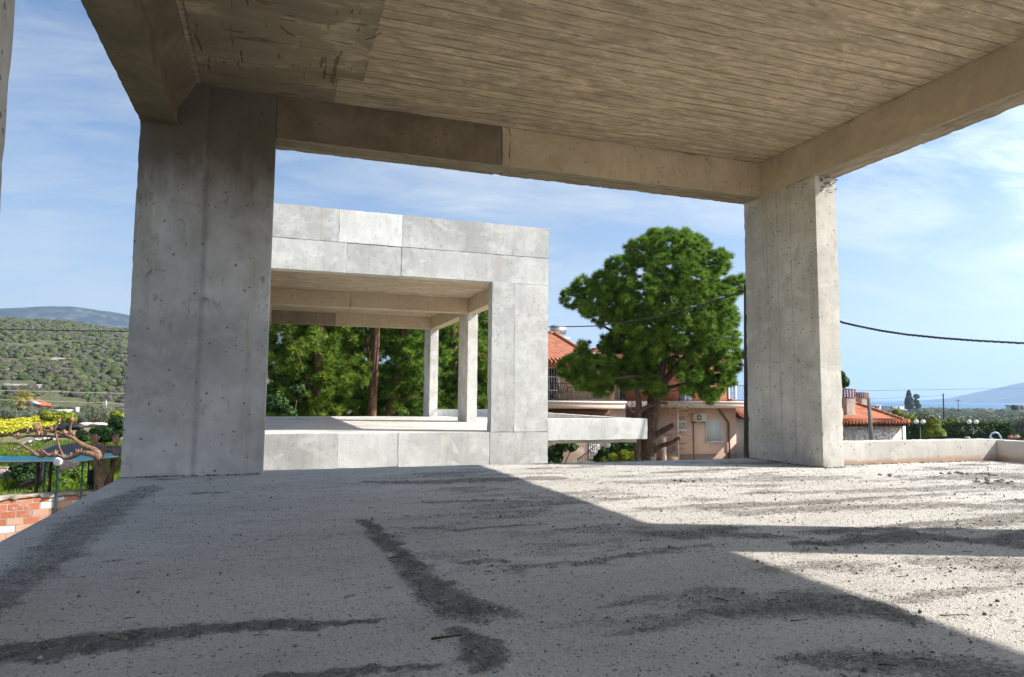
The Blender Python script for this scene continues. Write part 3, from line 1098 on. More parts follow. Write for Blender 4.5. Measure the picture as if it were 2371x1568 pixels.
m_paper = plain('crumpled_paper', (.62, .66, .72), .8, (.5, .55, .6), 30.)
mb = MB()
c_ = onz(386, 1110)
U, V = np.meshgrid(np.linspace(-1, 1, 9), np.linspace(-1, 1, 6), indexing='ij')
z = .006 + .012 * fbm(np.stack([U * 2, V * 2, U * 0], -1), 5, 3)
idx = np.arange(U.size).reshape(U.shape)
f = np.stack([idx[:-1, :-1], idx[1:, :-1], idx[1:, 1:], idx[:-1, 1:]], -1).reshape(-1, 4)
top_ = np.stack([c_[0] + U * .085 + V * .02, c_[1] + V * .03, z], -1).reshape(-1, 3)
mb.add(top_, f)
mb.add(top_ - [0, 0, .0015], f[:, ::-1])
obj('paper_scrap', mb, m_paper, None, 'small crumpled white paper scrap on the floor at the foot of the big left column', 'litter')

# loose gravel
m_grav, g, b = mat('loose_gravel')
at = g.attr('tone').outputs['Fac']
g.put(b.inputs['Base Color'], g.mix(at, (.11, .105, .095), (.36, .34, .30)))
N = 230000
gx = rng.uniform(-.98, 6.8, N)
gy = 1.2 + 4.4 * rng.random(N) ** 1.25
dm_ = dirtmap(gx, gy)
keep = rng.random(N) < np.clip(dm_ * 1.1 - .15, .03 + .08 * np.clip((gx - .8) / 2, 0, 1), .9)
gx, gy, dm_ = gx[keep][:62000], gy[keep][:62000], dm_[keep][:62000]
inside = ((gx < XA1 + .02) & (gy > YA - .02)) | ((gx > XB0 - .01) & (gx < XB1 + .01) & (gy > YB0 - .01)) | ((gx > XB0) & (gy < 1.72)) | ((gx > XB1) & (gy > YPp))
gx, gy, dm_ = gx[~inside], gy[~inside], dm_[~inside]
gr = rng.uniform(.0012, .0028, len(gx)) * (1 + 1.8 * rng.random(len(gx)) ** 15)
mb = MB()
blobs(mb, np.stack([gx, gy, gr * .3 + .002], -1), gr, rng.random(len(gx)), .7, .6, IV0, IF0, seed=8)
# a few crumbs of mortar
q = [onz(x, y) for x, y in [(2250, 1100), (2290, 1100), (2300, 1112), (2270, 1118), (2320, 1118), (1590, 1115), (2058, 1102), (2210, 1097)]]
base_line = [(random.uniform(XA0, XA1), YA - random.uniform(.004, .035) , .004) for _ in range(90)] + [(XB0 - random.uniform(.004, .035), random.uniform(YB0, YB1), .004) for _ in range(70)] + \
    [(random.uniform(XB0, XB1), YB0 - random.uniform(.004, .03), .004) for _ in range(30)] + [(random.uniform(XB1, 6.9), YPp - random.uniform(.004, .05), .004) for _ in range(110)]
cx = np.concatenate([np.array(base_line)] + [np.array([k + [random.gauss(0, .05), random.gauss(0, .05), .006] for _ in range(9)]) for k in q])
blobs(mb, cx, rng.uniform(.003, .012, len(cx)) * (1 + .4 * (np.arange(len(cx)) >= len(base_line))), rng.random(len(cx)) * .6, .6, .6, IV1, IF1, seed=9)
obj('gravel', mb, m_grav, label='loose grey grit and mortar crumbs strewn over the slab', cat='gravel', kind='stuff')

# ------------------------------------------------------------------ foliage generators
def blades(mb, cen, direc, length, width, tone, r, droop=0.):
    """one narrow triangle per row"""
    n = len(cen)
    direc = direc / (np.linalg.norm(direc, axis=1, keepdims=True) + 1e-9)
    side = np.cross(direc, r.normal(size=(n, 3)))
    side /= np.linalg.norm(side, axis=1, keepdims=True) + 1e-9
    a = cen - side * (width / 2)[:, None]
    b_ = cen + side * (width / 2)[:, None]
    t = cen + direc * length[:, None]
    t[:, 2] -= droop * length
    v = np.stack([a, b_, t], 1).reshape(-1, 3)
    f = np.arange(3 * n).reshape(n, 3)
    mb.add(v, f, np.repeat(tone, 3))


def leafs(mb, cen, nor, size, tone, r, asp=.6):
    """one small diamond shaped leaf per row"""
    n = len(cen)
    t1 = r.normal(size=(n, 3))
    t1 -= (t1 * nor).sum(1, keepdims=True) * nor / ((nor ** 2).sum(1, keepdims=True) + 1e-9)
    t1 /= np.linalg.norm(t1, axis=1, keepdims=True) + 1e-9
    t2 = np.cross(nor, t1)
    t2 /= np.linalg.norm(t2, axis=1, keepdims=True) + 1e-9
    s = size[:, None]
    v = np.stack([cen - t1 * s, cen - t2 * s * asp, cen + t1 * s, cen + t2 * s * asp], 1).reshape(-1, 3)
    mb.add(v, np.arange(4 * n).reshape(n, 4), np.repeat(tone, 4))


def sph(n, r):
    d = r.normal(size=(n, 3))
    return d / np.linalg.norm(d, axis=1, keepdims=True)


def puff_crown(mb, clumps, r, pr=(.14, .26), per=80, blade=(.12, .2), w=.03, dens=1.0):
    """conifer crown: every clump carries needle puffs over its shell"""
    for cx, cy, cz, R in clumps:
        n = max(4, int(26 * dens * (R / .6) ** 1.7))
        d = sph(n, r)
        d[:, 2] += .18
        k = r.uniform(.55, 1.05, n) ** .6
        pc = np.array([cx, cy, cz]) + d * (k * R)[:, None] * np.array([1, 1, .82])
        prad = r.uniform(pr[0], pr[1], n)
        tn = np.clip(r.normal(.45, .22, n), 0, 1)
        q = sph(n * per, r).reshape(n, per, 3)
        q[..., 2] = q[..., 2] * .8 + .25
        q += d[:, None, :] * .35
        L = prad[:, None] * r.uniform(.75, 1.15, (n, per))
        o_ = pc[:, None, :] + q * (prad[:, None, None] * .12)
        blades(mb, o_.reshape(-1, 3), q.reshape(-1, 3), L.ravel(), np.full(n * per, w), np.clip(tn[:, None] + r.normal(0, .12, (n, per)), 0, 1).ravel(), r)


def leaf_cloud(mb, blobs_, r, n=2500, size=.05, asp=.6, shell=(.6, 1.02), sc=(1, 1, 1), tone=(.45, .22), lump=.35):
    """leafy crown: blobs_ = (x, y, z, R); lumpy shells filled with small leaves"""
    for k, (cx, cy, cz, R) in enumerate(blobs_):
        d = sph(n, r)
        u = fbm(d * 2.6 + k * 7.7 + cx, 91, 3)
        rad = R * (1 - lump + 2 * lump * u) * r.uniform(shell[0], shell[1], n)
        p = np.array([cx, cy, cz]) + d * rad[:, None] * np.array(sc)
        nor = d + r.normal(0, .5, (n, 3))
        clump = fbm(p / (R * .22) + k, 93, 2)
        tn = np.clip(tone[0] + (clump - .5) * 1.4 + r.normal(0, tone[1] * .5, n), 0, 1)
        leafs(mb, p, nor, size * r.uniform(.6, 1.3, n), tn, r, asp)


m_pine = foliage_mat('pine_needles', (.024, .078, .010), (.28, .43, .05), (.09, .18, .018), trans=.38)
m_pine2 = foliage_mat('pine_needles_yellowish', (.03, .085, .012), (.34, .46, .055), (.12, .22, .02), trans=.36)
m_bark = bark('pine_bark', (.17, .11, .078), (.05, .032, .022))
m_bark2 = bark('pine_bark_reddish', (.33, .17, .10), (.10, .055, .04))

# ------------------------------------------------------------------ big pine in the garden
D0 = 23.
r = np.random.default_rng(5)
base = P(1502, 1200, D0)
base[2] = GZ
T = root('pine_tree', base, 'big rounded pine tree with a thick trunk standing in front of the pink house', 'tree')
CL = [(1545, 572, 45), (1490, 588, 43), (1600, 588, 43), (1650, 620, 40), (1440, 630, 40), (1545, 640, 55), (1600, 660, 55), (1660, 690, 45), (1700, 665, 30),
      (1395, 662, 33), (1352, 668, 26), (1325, 698, 27), (1368, 715, 33), (1430, 700, 46), (1490, 690, 55), (1550, 710, 50), (1610, 730, 50), (1670, 745, 42),
      (1398, 740, 26), (1450, 755, 33), (1690, 785, 26), (1500, 765, 42), (1640, 782, 33), (1570, 770, 35), (1675, 600, 20), (1520, 548, 22), (1580, 552, 22),
      (1322, 858, 32), (1345, 838, 30), (1350, 885, 36), (1395, 865, 44), (1400, 905, 26), (1440, 828, 40), (1450, 878, 38), (1490, 858, 38), (1412, 800, 28),
      (1352, 803, 13), (1502, 895, 24), (1525, 905, 20), (1470, 800, 28),
      (1620, 832, 26), (1600, 868, 33), (1650, 862, 36), (1690, 852, 24), (1652, 900, 33), (1612, 905, 26), (1645, 922, 18), (1692, 880, 18), (1560, 800, 34), (1600, 808, 32), (1520, 830, 26), (1475, 835, 30), (1565, 845, 20), (1650, 806, 32), (1490, 805, 32), (1440, 790, 30), (1690, 815, 22), (1590, 905, 16), (1708, 830, 14)]
k_ = D0 / F / .93
clumps = []
for (x, y, R) in CL:
    upper = y < 790
    hx = (x - 1530) * k_
    rest = math.sqrt(max(0, 3.0 ** 2 - hx ** 2 - (((y - 690) * k_) ** 2 if upper else 0))) if upper else 1.5
    for s_ in ((-1, .75), (1, .7), (0, 0)) if R > 30 and upper else ((-1, .45), (1, .4)):
        dd = s_[0] * rest * s_[1] + r.uniform(-.4, .4)
        D = D0 + dd
        c_ = P(x + r.uniform(-5, 5), y + r.uniform(-4, 4), D)
        clumps.append((c_[0], c_[1], c_[2], R * .93 * D / F))
mb = MB()
puff_crown(mb, clumps, r, pr=(.12, .21), per=95, w=.02, dens=2.1)
obj('crown', mb, m_pine, T)


def limb(mb, pl, D, rad, n=10, rough=.5, seed=0, f=None):
    pts = [(P if f is None else f)(p[0], p[1], D + (p[2] if len(p) > 2 else 0)) for p in pl]
    # smooth subdivision
    q = []
    rr = []
    for i in range(len(pts) - 1):
        for t in (0, .34, .67):
            q.append(pts[i] * (1 - t) + pts[i + 1] * t)
            rr.append(rad[i] * (1 - t) + rad[i + 1] * t)
    q.append(pts[-1])
    rr.append(rad[-1])
    q = np.array(q)
    q[1:-1] = (q[:-2] + q[2:] + 2 * q[1:-1]) / 4
    mb.tube(list(q), rr, n, rough=rough, seed=seed)


mb = MB()
limb(mb, [(1500, 1260), (1500, 1075), (1505, 1000), (1514, 940), (1522, 890), (1532, 830), (1542, 770), (1548, 700), (1545, 620)], D0, [.27, .25, .24, .22, .2, .17, .14, .1, .05], 14, seed=1)
obj('trunk', mb, m_bark, T, smooth=True)
LB = [([(1522, 900), (1550, 870), (1580, 835), (1615, 790, .3), (1660, 740, .6)], [.13, .12, .1, .08, .03]),
      ([(1478, 1100, -.4), (1474, 1000, -.4), (1480, 950, -.3), (1476, 900, -.4), (1440, 860, -.8)], [.12, .11, .1, .07, .03]),
      ([(1478, 955, -.3), (1500, 940, -.5), (1535, 932, -.8), (1545, 935, -.9)], [.07, .06, .05, .04]),
      ([(1512, 1012), (1530, 1000, -.3), (1560, 984, -.7)], [.11, .09, .075]),
      ([(1508, 1050), (1530, 1032, -.3), (1555, 1026, -.7), (1575, 1012, -1.)], [.1, .08, .07, .05]),
      ([(1530, 850), (1480, 800, .4), (1420, 770, .8), (1360, 730, 1.2)], [.1, .07, .05, .02]),
      ([(1525, 880), (1470, 870, -.7), (1400, 880, -1.)], [.09, .06, .02]),
      ([(1524, 905), (1580, 890, .3), (1640, 880, .8)], [.08, .06, .02]),
      ([(1540, 790), (1500, 700, -1.), (1450, 660, -1.5)], [.08, .06, .02]), ([(1543, 760), (1600, 680, 1.), (1650, 640, 1.4)], [.08, .06, .02])]
for i, (pl, rad) in enumerate(LB):
    mb = MB()
    limb(mb, pl, D0, rad, 9, seed=i)
    obj('limb', mb, m_bark, T, smooth=True)
mb = MB()   # dead twigs in the bare middle of the tree and on the cut stubs
for i in range(110):
    x, y = (r.uniform(1540, 1600), r.uniform(850, 960)) if i % 2 else (r.uniform(1530, 1585), r.uniform(990, 1045))
    p0 = P(x, y, D0 - .3 + r.uniform(-.4, .4))
    q = sph(1, r)[0]
    L = r.uniform(.12, .35)
    mb.tube([p0, p0 + q * L * .5 + [0, 0, -.02], p0 + q * L + [0, 0, -.06]], [.009, .007, .003], 4, cap=False)
obj('dead_twigs', mb, m_bark, T, kind='stuff')

# ------------------------------------------------------------------ pines behind the far pavilion
def back_pine(cx, D, top, label, seed, spread, low, clumpsN=34, trunk=None, leanpx=0, m=m_pine2, R=(.6, 1.1), gaps=()):
    r = np.random.default_rng(seed)
    b_ = P(cx, 1100, D)
    b_[2] = GZ
    T = root('pine_tree', b_, label, 'tree', 'pines behind the far concrete frame')
    cl = []
    tries = 0
    while len(cl) < clumpsN and tries < 4000:
        tries += 1
        x = cx + r.uniform(-1, 1) * spread
        y = r.uniform(top, low)
        t = (y - top) / (low - top)
        if abs(x - cx) > spread * (1 - .55 * (1 - t) ** 2.2):
            continue
        if any(a < x < b2 and c2 < y < d2 for a, b2, c2, d2 in gaps):
            continue
        c_ = P(x, y, D + r.uniform(-1.4, 1.4))
        cl.append((c_[0], c_[1], c_[2], r.uniform(*R)))
    mb = MB()
    puff_crown(mb, cl, r, pr=(.17, .3), per=60, w=.035, dens=.7)
    obj('crown', mb, m, T)
    mb = MB()
    tx = trunk or cx
    limb(mb, [(tx, 1130), (tx, 1000), (tx + leanpx * .5, 880), (tx + leanpx, 760), (tx + leanpx * 1.1, 680)], D - .6, [.24, .2, .17, .15, .06], 12, seed=seed)
    obj('trunk', mb, m_bark2, T, smooth=True)
    for k in range(5):
        i = r.integers(len(cl))
        p1 = np.array(cl[i][:3])
        p0 = P(tx + leanpx * .4, r.uniform(800, 980), D - .5)
        mb = MB()
        mb.tube([p0, (p0 + p1) / 2 + [0, 0, .15], p1], [.07, .05, .02], 6)
        obj('limb', mb, m_bark2, T, smooth=True)
    return T


back_pine(705, 26.5, 640, 'bright bushy pine filling the left of the gap, hiding most of its trunk', 21, 105, 985, 46, trunk=740)
back_pine(560, 29, 600, 'pine mostly hidden behind the big left column', 22, 95, 985, 28)
back_pine(866, 27.5, 560, 'pine with a bare straight reddish trunk in the middle of the opening', 23, 60, 760, 16, trunk=858, leanpx=14, R=(.6, .9))
back_pine(925, 28.5, 640, 'dark pine whose forked trunk leans left of the rear concrete column', 24, 62, 985, 26, trunk=895, leanpx=42, m=m_pine, gaps=((850, 880, 700, 990),))
back_pine(1050, 31, 620, 'pine seen between the two slender rear columns', 25, 68, 975, 34, m=m_pine)
back_pine(1130, 34, 640, 'pine seen between the slender column and the wide front column', 26, 58, 975, 30, m=m_pine2)
back_pine(790, 35, 600, 'dark pine further back behind the straight bare trunk', 27, 130, 975, 50, m=m_pine, R=(.9, 1.4))
back_pine(960, 37, 600, 'dark pine further back behind the leaning trunk', 28, 130, 975, 50, m=m_pine, R=(.9, 1.4))

m_leafd = foliage_mat('dark_glossy_leaves', (.018, .045, .012), (.07, .13, .03), trans=.2)
m_leafg = foliage_mat('green_leaves', (.05, .10, .012), (.20, .30, .035), trans=.3)
m_leafy = foliage_mat('yellow_green_leaves', (.10, .15, .012), (.42, .45, .03), trans=.3)
m_olive = foliage_mat('olive_leaves', (.07, .09, .055), (.27, .30, .21), (.17, .18, .12), trans=.15)
m_wood = bark('garden_wood', (.16, .11, .075), (.06, .04, .03))


def bush(name, label, cat, specs, m, n=2600, size=.05, seed=0, group=None, sc=(1, 1, .85), stem=True, tone=(.45, .22), lump=.35):
    """specs: list of (px, py, D, Rpx)"""
    r = np.random.default_rng(seed + 100)
    bl = []
    for x, y, D, R in specs:
        c_ = P(x, y, D)
        bl.append((c_[0], c_[1], c_[2], R * D / F))
    cz = np.array(bl)
    gz = float(gheight(np.array([cz[:, 0].mean()]), np.array([cz[:, 1].mean()]))[0])
    T = root(name, (cz[:, 0].mean(), cz[:, 1].mean(), gz), label, cat, group)
    mb = MB()
    leaf_cloud(mb, bl, r, n, size, sc=sc, tone=tone, lump=lump)
    obj('crown' if 'tree' in name else 'foliage', mb, m, T)
    if stem:
        mb = MB()
        p0 = np.array([cz[:, 0].mean(), cz[:, 1].mean(), gz - .1])
        for b_ in bl:
            mb2 = np.array(b_[:3])
            mid = p0 * .5 + mb2 * .5 + [0, 0, .1]
            k = b_[3] * .09 + .01
            mb.tube([p0, mid, mb2], [k, k * .8, k * .4], 6, rough=.4)
        obj('trunk' if 'tree' in name else 'stem', mb, m_wood, T, smooth=True)
    return T


# undergrowth behind the far slab
bush('shrub', 'dark glossy shrub low behind the far slab at the left', 'shrub', [(640, 935, 23.5, 26), (665, 960, 23.5, 22), (690, 905, 24, 16)], m_leafd, 1500, .07, 1)
bush('shrub', 'low green shrub between the leaning trunk and the rear column', 'shrub', [(930, 958, 24, 16), (912, 968, 24, 12)], m_leafg, 900, .06, 2)

# ------------------------------------------------------------------ pink house
HY = 30.
m_pink = plain('pink_render', (.78, .54, .44), .9, (.66, .44, .35), 1.3)
m_pinkl = plain('pale_pink_render', (.84, .65, .56), .9, (.72, .54, .46), 1.3)
m_orange = plain('orange_render', (.50, .22, .135), .9, (.40, .17, .10), 3.)
m_beige = plain('beige_render', (.52, .40, .27), .9, (.45, .34, .23), 3.)
m_plinth = plain('stone_plinth', (.34, .22, .16), .9, (.22, .15, .11), 25.)
m_white = plain('white_paint', (.80, .80, .78), .5, (.70, .70, .68), 6.)
m_shut = None
m_dark = plain('dark_opening', (.02, .022, .025), .2, (.015, .015, .02), 4., spec=.5)
m_iron = plain('black_iron', (.025, .025, .028), .5, (.04, .03, .03), 20.)
m_brownwd = plain('brown_wood', (.14, .055, .03), .7, (.08, .03, .02), 6.)
m_steel = plain('galvanised_steel', (.55, .57, .60), .4, (.4, .42, .45), 6., metal=.6)
m_tile = tiles('clay_tiles_house', axis=0)
m_tilex = tiles('clay_tiles_hip', axis=1)


def X(px, py=900, Y=HY):
    return float(ony(px, py, Y)[0])


def Z(px, py, Y=HY):
    return float(ony(px, py, Y)[2])


YB = 28.6        # balcony front
H = root('pink_house', (X(1500, Y=32), 33, GZ), 'pink two storey house with balcony, clay tile roofs and iron railings behind the pine', 'house')


def hb(name, m, *bs, parent=H, **kw):
    mb = MB()
    for q in bs:
        mb.box(*q)
    return obj(name, mb, m, parent, **kw)


XL, XM, XR = X(1195), X(1565), X(1702.5)
ZF = Z(1600, 944)            # underside of balcony
ZF2 = Z(1600, 930)
hb('wall', m_pink, (XM, XR, HY, HY + 8, GZ - .2, ZF), label='pink ground floor wall at the right')
hb('wall', m_pinkl, (XL, X(1480), HY + 1.4, HY + 8, GZ - .2, ZF), label='pale pink ground floor wall under the left balcony')
hb('wall', m_orange, (X(1480), XM, HY + 3, HY + 8, GZ - .2, ZF), label='orange recessed wall')
hb('plinth', m_plinth, (XM - .01, XR + .01, HY - .03, HY + .2, GZ - .2, Z(1650, 1051)))
hb('balcony', m_pinkl, (XM - .3, X(1760), YB, HY + 2, ZF, ZF2 + .02), (XM - .3, X(1760), YB - .04, YB - .001, ZF2 - .05, ZF2 + .03))
hb('balcony', m_pinkl, (XL, X(1447, Y=YB), YB, HY + 2, Z(1300, 946, YB), Z(1300, 930, YB)), (XL, X(1447, Y=YB) + .05, YB - .05, YB - .001, Z(1300, 930, YB) - .06, Z(1300, 930, YB) + .03))
hb('balcony', m_pinkl, (X(1447, Y=YB), XM - .3, HY + .6, HY + 2, ZF, ZF2))
hb('ceiling_soffit', m_brownwd, (XL, X(1445, Y=YB), HY, HY + 1.4, Z(1300, 967, HY), Z(1300, 949, HY)))
# upper storey
UT = Z(1600, 828, HY + 2)
hb('wall', m_beige, (XL, X(1440, Y=HY + 1.8), HY + 1.8, HY + 9, ZF2, UT + .1), label='beige upper wall')
hb('wall', m_orange, (X(1440, Y=HY + 1.8) + .01, X(1694, Y=HY + 1.9), HY + 1.9, HY + 9, ZF2, UT), label='orange upper wall')
hb('column', m_orange, (X(1417, Y=YB + .3), X(1421, Y=YB + .3), YB + .3, YB + .45, ZF2, Z(1420, 830, YB)))
hb('column', m_orange, (X(1688, Y=YB + .3), X(1694, Y=YB + .3), YB + .3, YB + .5, ZF2, Z(1420, 833, YB)))


def hip_roof(name, x0, x1, y0, y1, ze, zr, rx0, rx1, ry, m1, parent, th=.16, label=None):
    """hip roof: eaves rectangle, ridge from rx0 to rx1 at depth ry"""
    mb = MB()
    e = [(x0, y0, ze), (x1, y0, ze), (x1, y1, ze), (x0, y1, ze)]
    rr_ = [(rx0, ry, zr), (rx1, ry, zr)]
    dn = [(a, b_, c_ - th) for a, b_, c_ in e]
    mb.add(e + rr_ + dn, [(0, 1, 5, 4), (1, 2, 5, 5), (2, 3, 4, 5), (3, 0, 4, 4), (0, 6, 7, 1), (1, 7, 8, 2), (2, 8, 9, 3), (3, 9, 6, 0), (6, 9, 8, 7)])
    rf = obj(name, mb, m1, parent, label=label)
    mb = MB()
    for a, b_ in ((e[0], rr_[0]), (e[1], rr_[1]), (rr_[0], rr_[1]), (e[2], rr_[1]), (e[3], rr_[0])):
        a, b_ = np.array(a, float), np.array(b_, float)
        n = max(2, int(np.linalg.norm(b_ - a) / .38))
        for i in range(n):
            p0 = a + (b_ - a) * i / n
            p1 = a + (b_ - a) * (i + 1.12) / n
            mb.tube([p0 + [0, 0, .03], p1 + [0, 0, .0]], [.11, .085], 8)
    obj('ridge_tiles', mb, m_ridge, rf, smooth=True)
    # rounded tile ends along the front eave
    mb = MB()
    for a, b_ in ((e[0], e[1]), (e[1], e[2])):
        a, b_ = np.array(a), np.array(b_)
        n = int(np.linalg.norm(b_ - a) / .2)
        nd = np.array([0, -1, 0.]) if a[1] == b_[1] else np.array([1., 0, 0])
        for i in range(n):
            p0 = a + (b_ - a) * (i + .5) / n
            mb.tube([p0 + nd * .06 + [0, 0, -.02], p0 - nd * .4 + [0, 0, .02 + .4 * (zr - ze) / abs(ry - y0)]], [.075, .07], 6)
    obj('eave_tiles', mb, m1, rf, smooth=True)
    return rf


m_ridge = plain('clay_ridge', (.50, .20, .11), .85, (.26, .12, .08), 9.)
rz = Z(1277, 772, HY + 5)
hip_roof('roof', XL - 2, X(1392, Y=YB + .6), YB + .6, HY + 10, Z(1300, 838, YB + .6), rz, XL - 1, X(1282, Y=HY + 5), HY + 5, m_tile, H, label='left clay tile roof with a water heater')
hip_roof('roof', X(1392, Y=YB + 1), X(1716, Y=YB + .6), YB + .8, HY + 10, Z(1600, 836, YB + .8), Z(1600, 800, HY + 5), X(1440, Y=HY + 5), X(1600, Y=HY + 5), HY + 5, m_tile, H, label='right clay tile roof')
# water heater
wh = MB()
c_ = P(1293, 764, 39.)
wh.tube([c_ + [-.42, 0, 0], c_ + [.38, 0, 0]], [.26, .26], 16)
wo = obj('water_heater', wh, m_steel, H)
mb = MB()
mb.tube([c_ + [.385, -.0, 0], c_ + [.40, 0, 0]], [.27, .27], 16)
mb.obox(c_ + [.3, .2, -.42], (1, 0, 0), (0, 1, 0), (0, 0, 1), .5, .05, .03)
mb.tube([c_ + [-.3, 0, -.2], c_ + [-.3, .1, -.7]], .02, 5)
mb.tube([c_ + [.3, 0, -.2], c_ + [.3, .1, -.7]], .02, 5)
obj('bracket', mb, m_white, wo)
# barred balcony door, left
yb = HY + 1.78
door = hb('window', m_dark, (X(1240, Y=yb), X(1290, Y=yb), yb - .02, yb, Z(1280, 922, yb), Z(1280, 853, yb)))
mb = MB()
x0, x1 = X(1240, Y=yb), X(1290, Y=yb)
z0, z1 = Z(1280, 922, yb), Z(1280, 853, yb)
mb.box(x0 - .05, x1 + .05, yb - .09, yb - .03, z1, z1 + .08)
mb.box(x1, x1 + .09, yb - .08, yb - .025, z0, z1 - .002)
for i in range(9):
    xx = x0 + (x1 - x0) * (i + .5) / 9
    mb.box(xx - .012, xx + .012, yb - .075, yb - .045, z0, z1 - .003)
for t in (.25, .7):
    mb.box(x0, x1 - .002, yb - .08, yb - .077, z0 + (z1 - z0) * t, z0 + (z1 - z0) * t + .035)
obj('window_bars', mb, m_white, door)


def railing(x0, x1, y, z0, h, n, m, parent=H, curve=True):
    mb = MB()
    mb.box(x0, x1, y - .02, y + .02, z0 + h - .03, z0 + h)
    mb.box(x0, x1, y - .015, y + .015, z0 + .06, z0 + .09)
    for i in range(n + 1):
        xx = x0 + (x1 - x0) * i / n
        if curve:
            mb.tube([(xx, y, z0 + .09), (xx, y - .03, z0 + .25), (xx, y - .09, z0 + .42), (xx, y - .02, z0 + .6), (xx, y, z0 + h - .03)], .009, 4, cap=False)
        else:
            mb.box(xx - .01, xx + .01, y - .01, y + .01, z0, z0 + h - .03)
    return obj('railing', mb, m, parent)


railing(XL, X(1447, Y=YB), YB + .05, Z(1300, 930, YB), .85, 60, m_iron)
railing(XM - .3, X(1760), YB + .05, ZF2, .85, 60, m_iron)
# balcony door in the middle with blue curtain, and windows right
d2 = hb('window', m_dark, (X(1433, Y=yb), X(1446, Y=yb), yb - .03, yb + .01, Z(1430, 925, yb), Z(1430, 868, yb)))
hb('frame', m_white, (X(1431, Y=yb), X(1433, Y=yb), yb - .05, yb, Z(1430, 925, yb), Z(1430, 866, yb)), parent=d2)
m_blue = plain('blue_window_glass', (.12, .22, .42), .2, (.3, .4, .55), 3., spec=.6)
d3 = hb('window', m_blue, (X(1574, Y=yb + .1), X(1600, Y=yb + .1), yb + .07, yb + .11, Z(1590, 935, yb), Z(1590, 880, yb)))
hb('frame', m_white, (X(1586, Y=yb), X(1588, Y=yb), yb + .03, yb + .06, Z(1590, 935, yb), Z(1590, 878, yb)), (X(1572, Y=yb), X(1602, Y=yb), yb + .03, yb + .06, Z(1590, 880, yb), Z(1590, 876, yb)), parent=d3)
# ground floor: shutter, small barred window, vent, air conditioner, pipes
y = HY - .04
m_shut, g, b = mat('roller_shutter')
zz = g.m('FRACT', g.m('MULTIPLY', g.sep(g.obj())[2], 18.))
g.put(b.inputs['Base Color'], g.mix(g.ramp(zz, 0, .25, 1, 0), (.66, .68, .72), (.35, .36, .4)))
g.l.new(g.bump(zz, .5, .02), b.inputs['Normal'])
b.inputs['Roughness'].default_value = .5
sx0, sx1, sz0, sz1 = X(1633), X(1666), Z(1650, 1021), Z(1650, 974)
w_ = hb('window_shutter', m_shut, (sx0, sx1, y, HY + .02, sz0, sz1))
hb('frame', m_white, (sx0 - .04, sx0 - .001, y - .03, HY + .02, sz0, sz1 + .05), (sx1 + .001, sx1 + .05, y - .03, HY + .02, sz0, sz1 + .05), (sx0, sx1, y - .03, HY + .02, sz1 + .001, sz1 + .05), (sx0 - .08, sx1 + .08, y - .09, HY + .02, sz0 - .06, sz0 - .001), parent=w_)
bx0, bx1, bz0, bz1 = X(1570), X(1585), Z(1578, 994), Z(1578, 978)
w_ = hb('window', m_dark, (bx0, bx1, HY - .02, HY + .02, bz0, bz1))
mb = MB()
for i in range(6):
    xx = bx0 + (bx1 - bx0) * (i + .5) / 6
    mb.box(xx - .012, xx + .012, HY - .06, HY - .04, bz0, bz1)
mb.box(bx0 - .03, bx1 + .03, HY - .07, HY - .001, bz1 + .001, bz1 + .05)
mb.box(bx0 - .06, bx1 + .06, HY - .09, HY - .001, bz0 - .06, bz0 - .001)
obj('window_bars', mb, m_white, w_)
m_vent = plain('grey_vent', (.38, .32, .28), .7, (.3, .25, .22), 8.)
hb('vent', m_vent, (X(1570), X(1584), HY - .03, HY + .02, Z(1578, 971), Z(1578, 963)))
# air conditioner
ax0, ax1, az0, az1 = X(1598), X(1625), Z(1610, 976), Z(1610, 957)
ac = hb('air_conditioner', plain('cream_metal', (.66, .60, .52), .5, (.6, .55, .48), 5.), (ax0, ax1, HY - .38, HY - .08, az0, az1))
mb = MB()
cc = np.array([ax0 + (ax1 - ax0) * .36, HY - .385, (az0 + az1) / 2])
mb.tube([cc, cc + [0, .004, 0]], [.155, .155], 24)
obj('fan', mb, m_iron, ac)
mb = MB()
for k in range(1, 4):
    an = np.linspace(0, 2 * math.pi, 25)
    mb.tube([cc + [math.cos(a_) * .05 * k, -.012, math.sin(a_) * .05 * k] for a_ in an], .006, 4, cap=False)
mb.tube([cc + [0, -.02, 0], cc + [0, -.012, 0]], [.04, .04], 10)
obj('fan_grille', mb, m_white, ac)
hb('bracket', m_iron, (ax0 + .05, ax0 + .08, HY - .36, HY - .001, az0 - .05, az0 - .003), (ax1 - .08, ax1 - .05, HY - .36, HY - .001, az0 - .05, az0 - .003), parent=ac)
m_pipe = plain('brown_pipe', (.22, .15, .10), .5)
mb = MB()
mb.tube([(X(1662), HY - .07, Z(1662, 947)), (X(1670), HY - .07, Z(1670, 957)), (X(1684), HY - .07, Z(1684, 978)), (X(1684.5), HY - .07, GZ)], .045, 8)
obj('downpipe', mb, m_pipe, H, smooth=True)
mb = MB()
mb.tube([(X(1603), HY - .04, az0 - .03), (X(1603.5), HY - .04, GZ)], .03, 8)
obj('pipe', mb, m_pipe, H, smooth=True)
mb = MB()
mb.tube([(X(1566), HY - .1, Z(1566, 947)), (X(1566), HY - .1, GZ)], .05, 8)
mb.tube([(X(1566), HY - .1, Z(1566, 948)), (X(1590), HY - .1, Z(1590, 946))], .04, 8)
obj('downpipe', mb, m_pinkl, H, smooth=True)
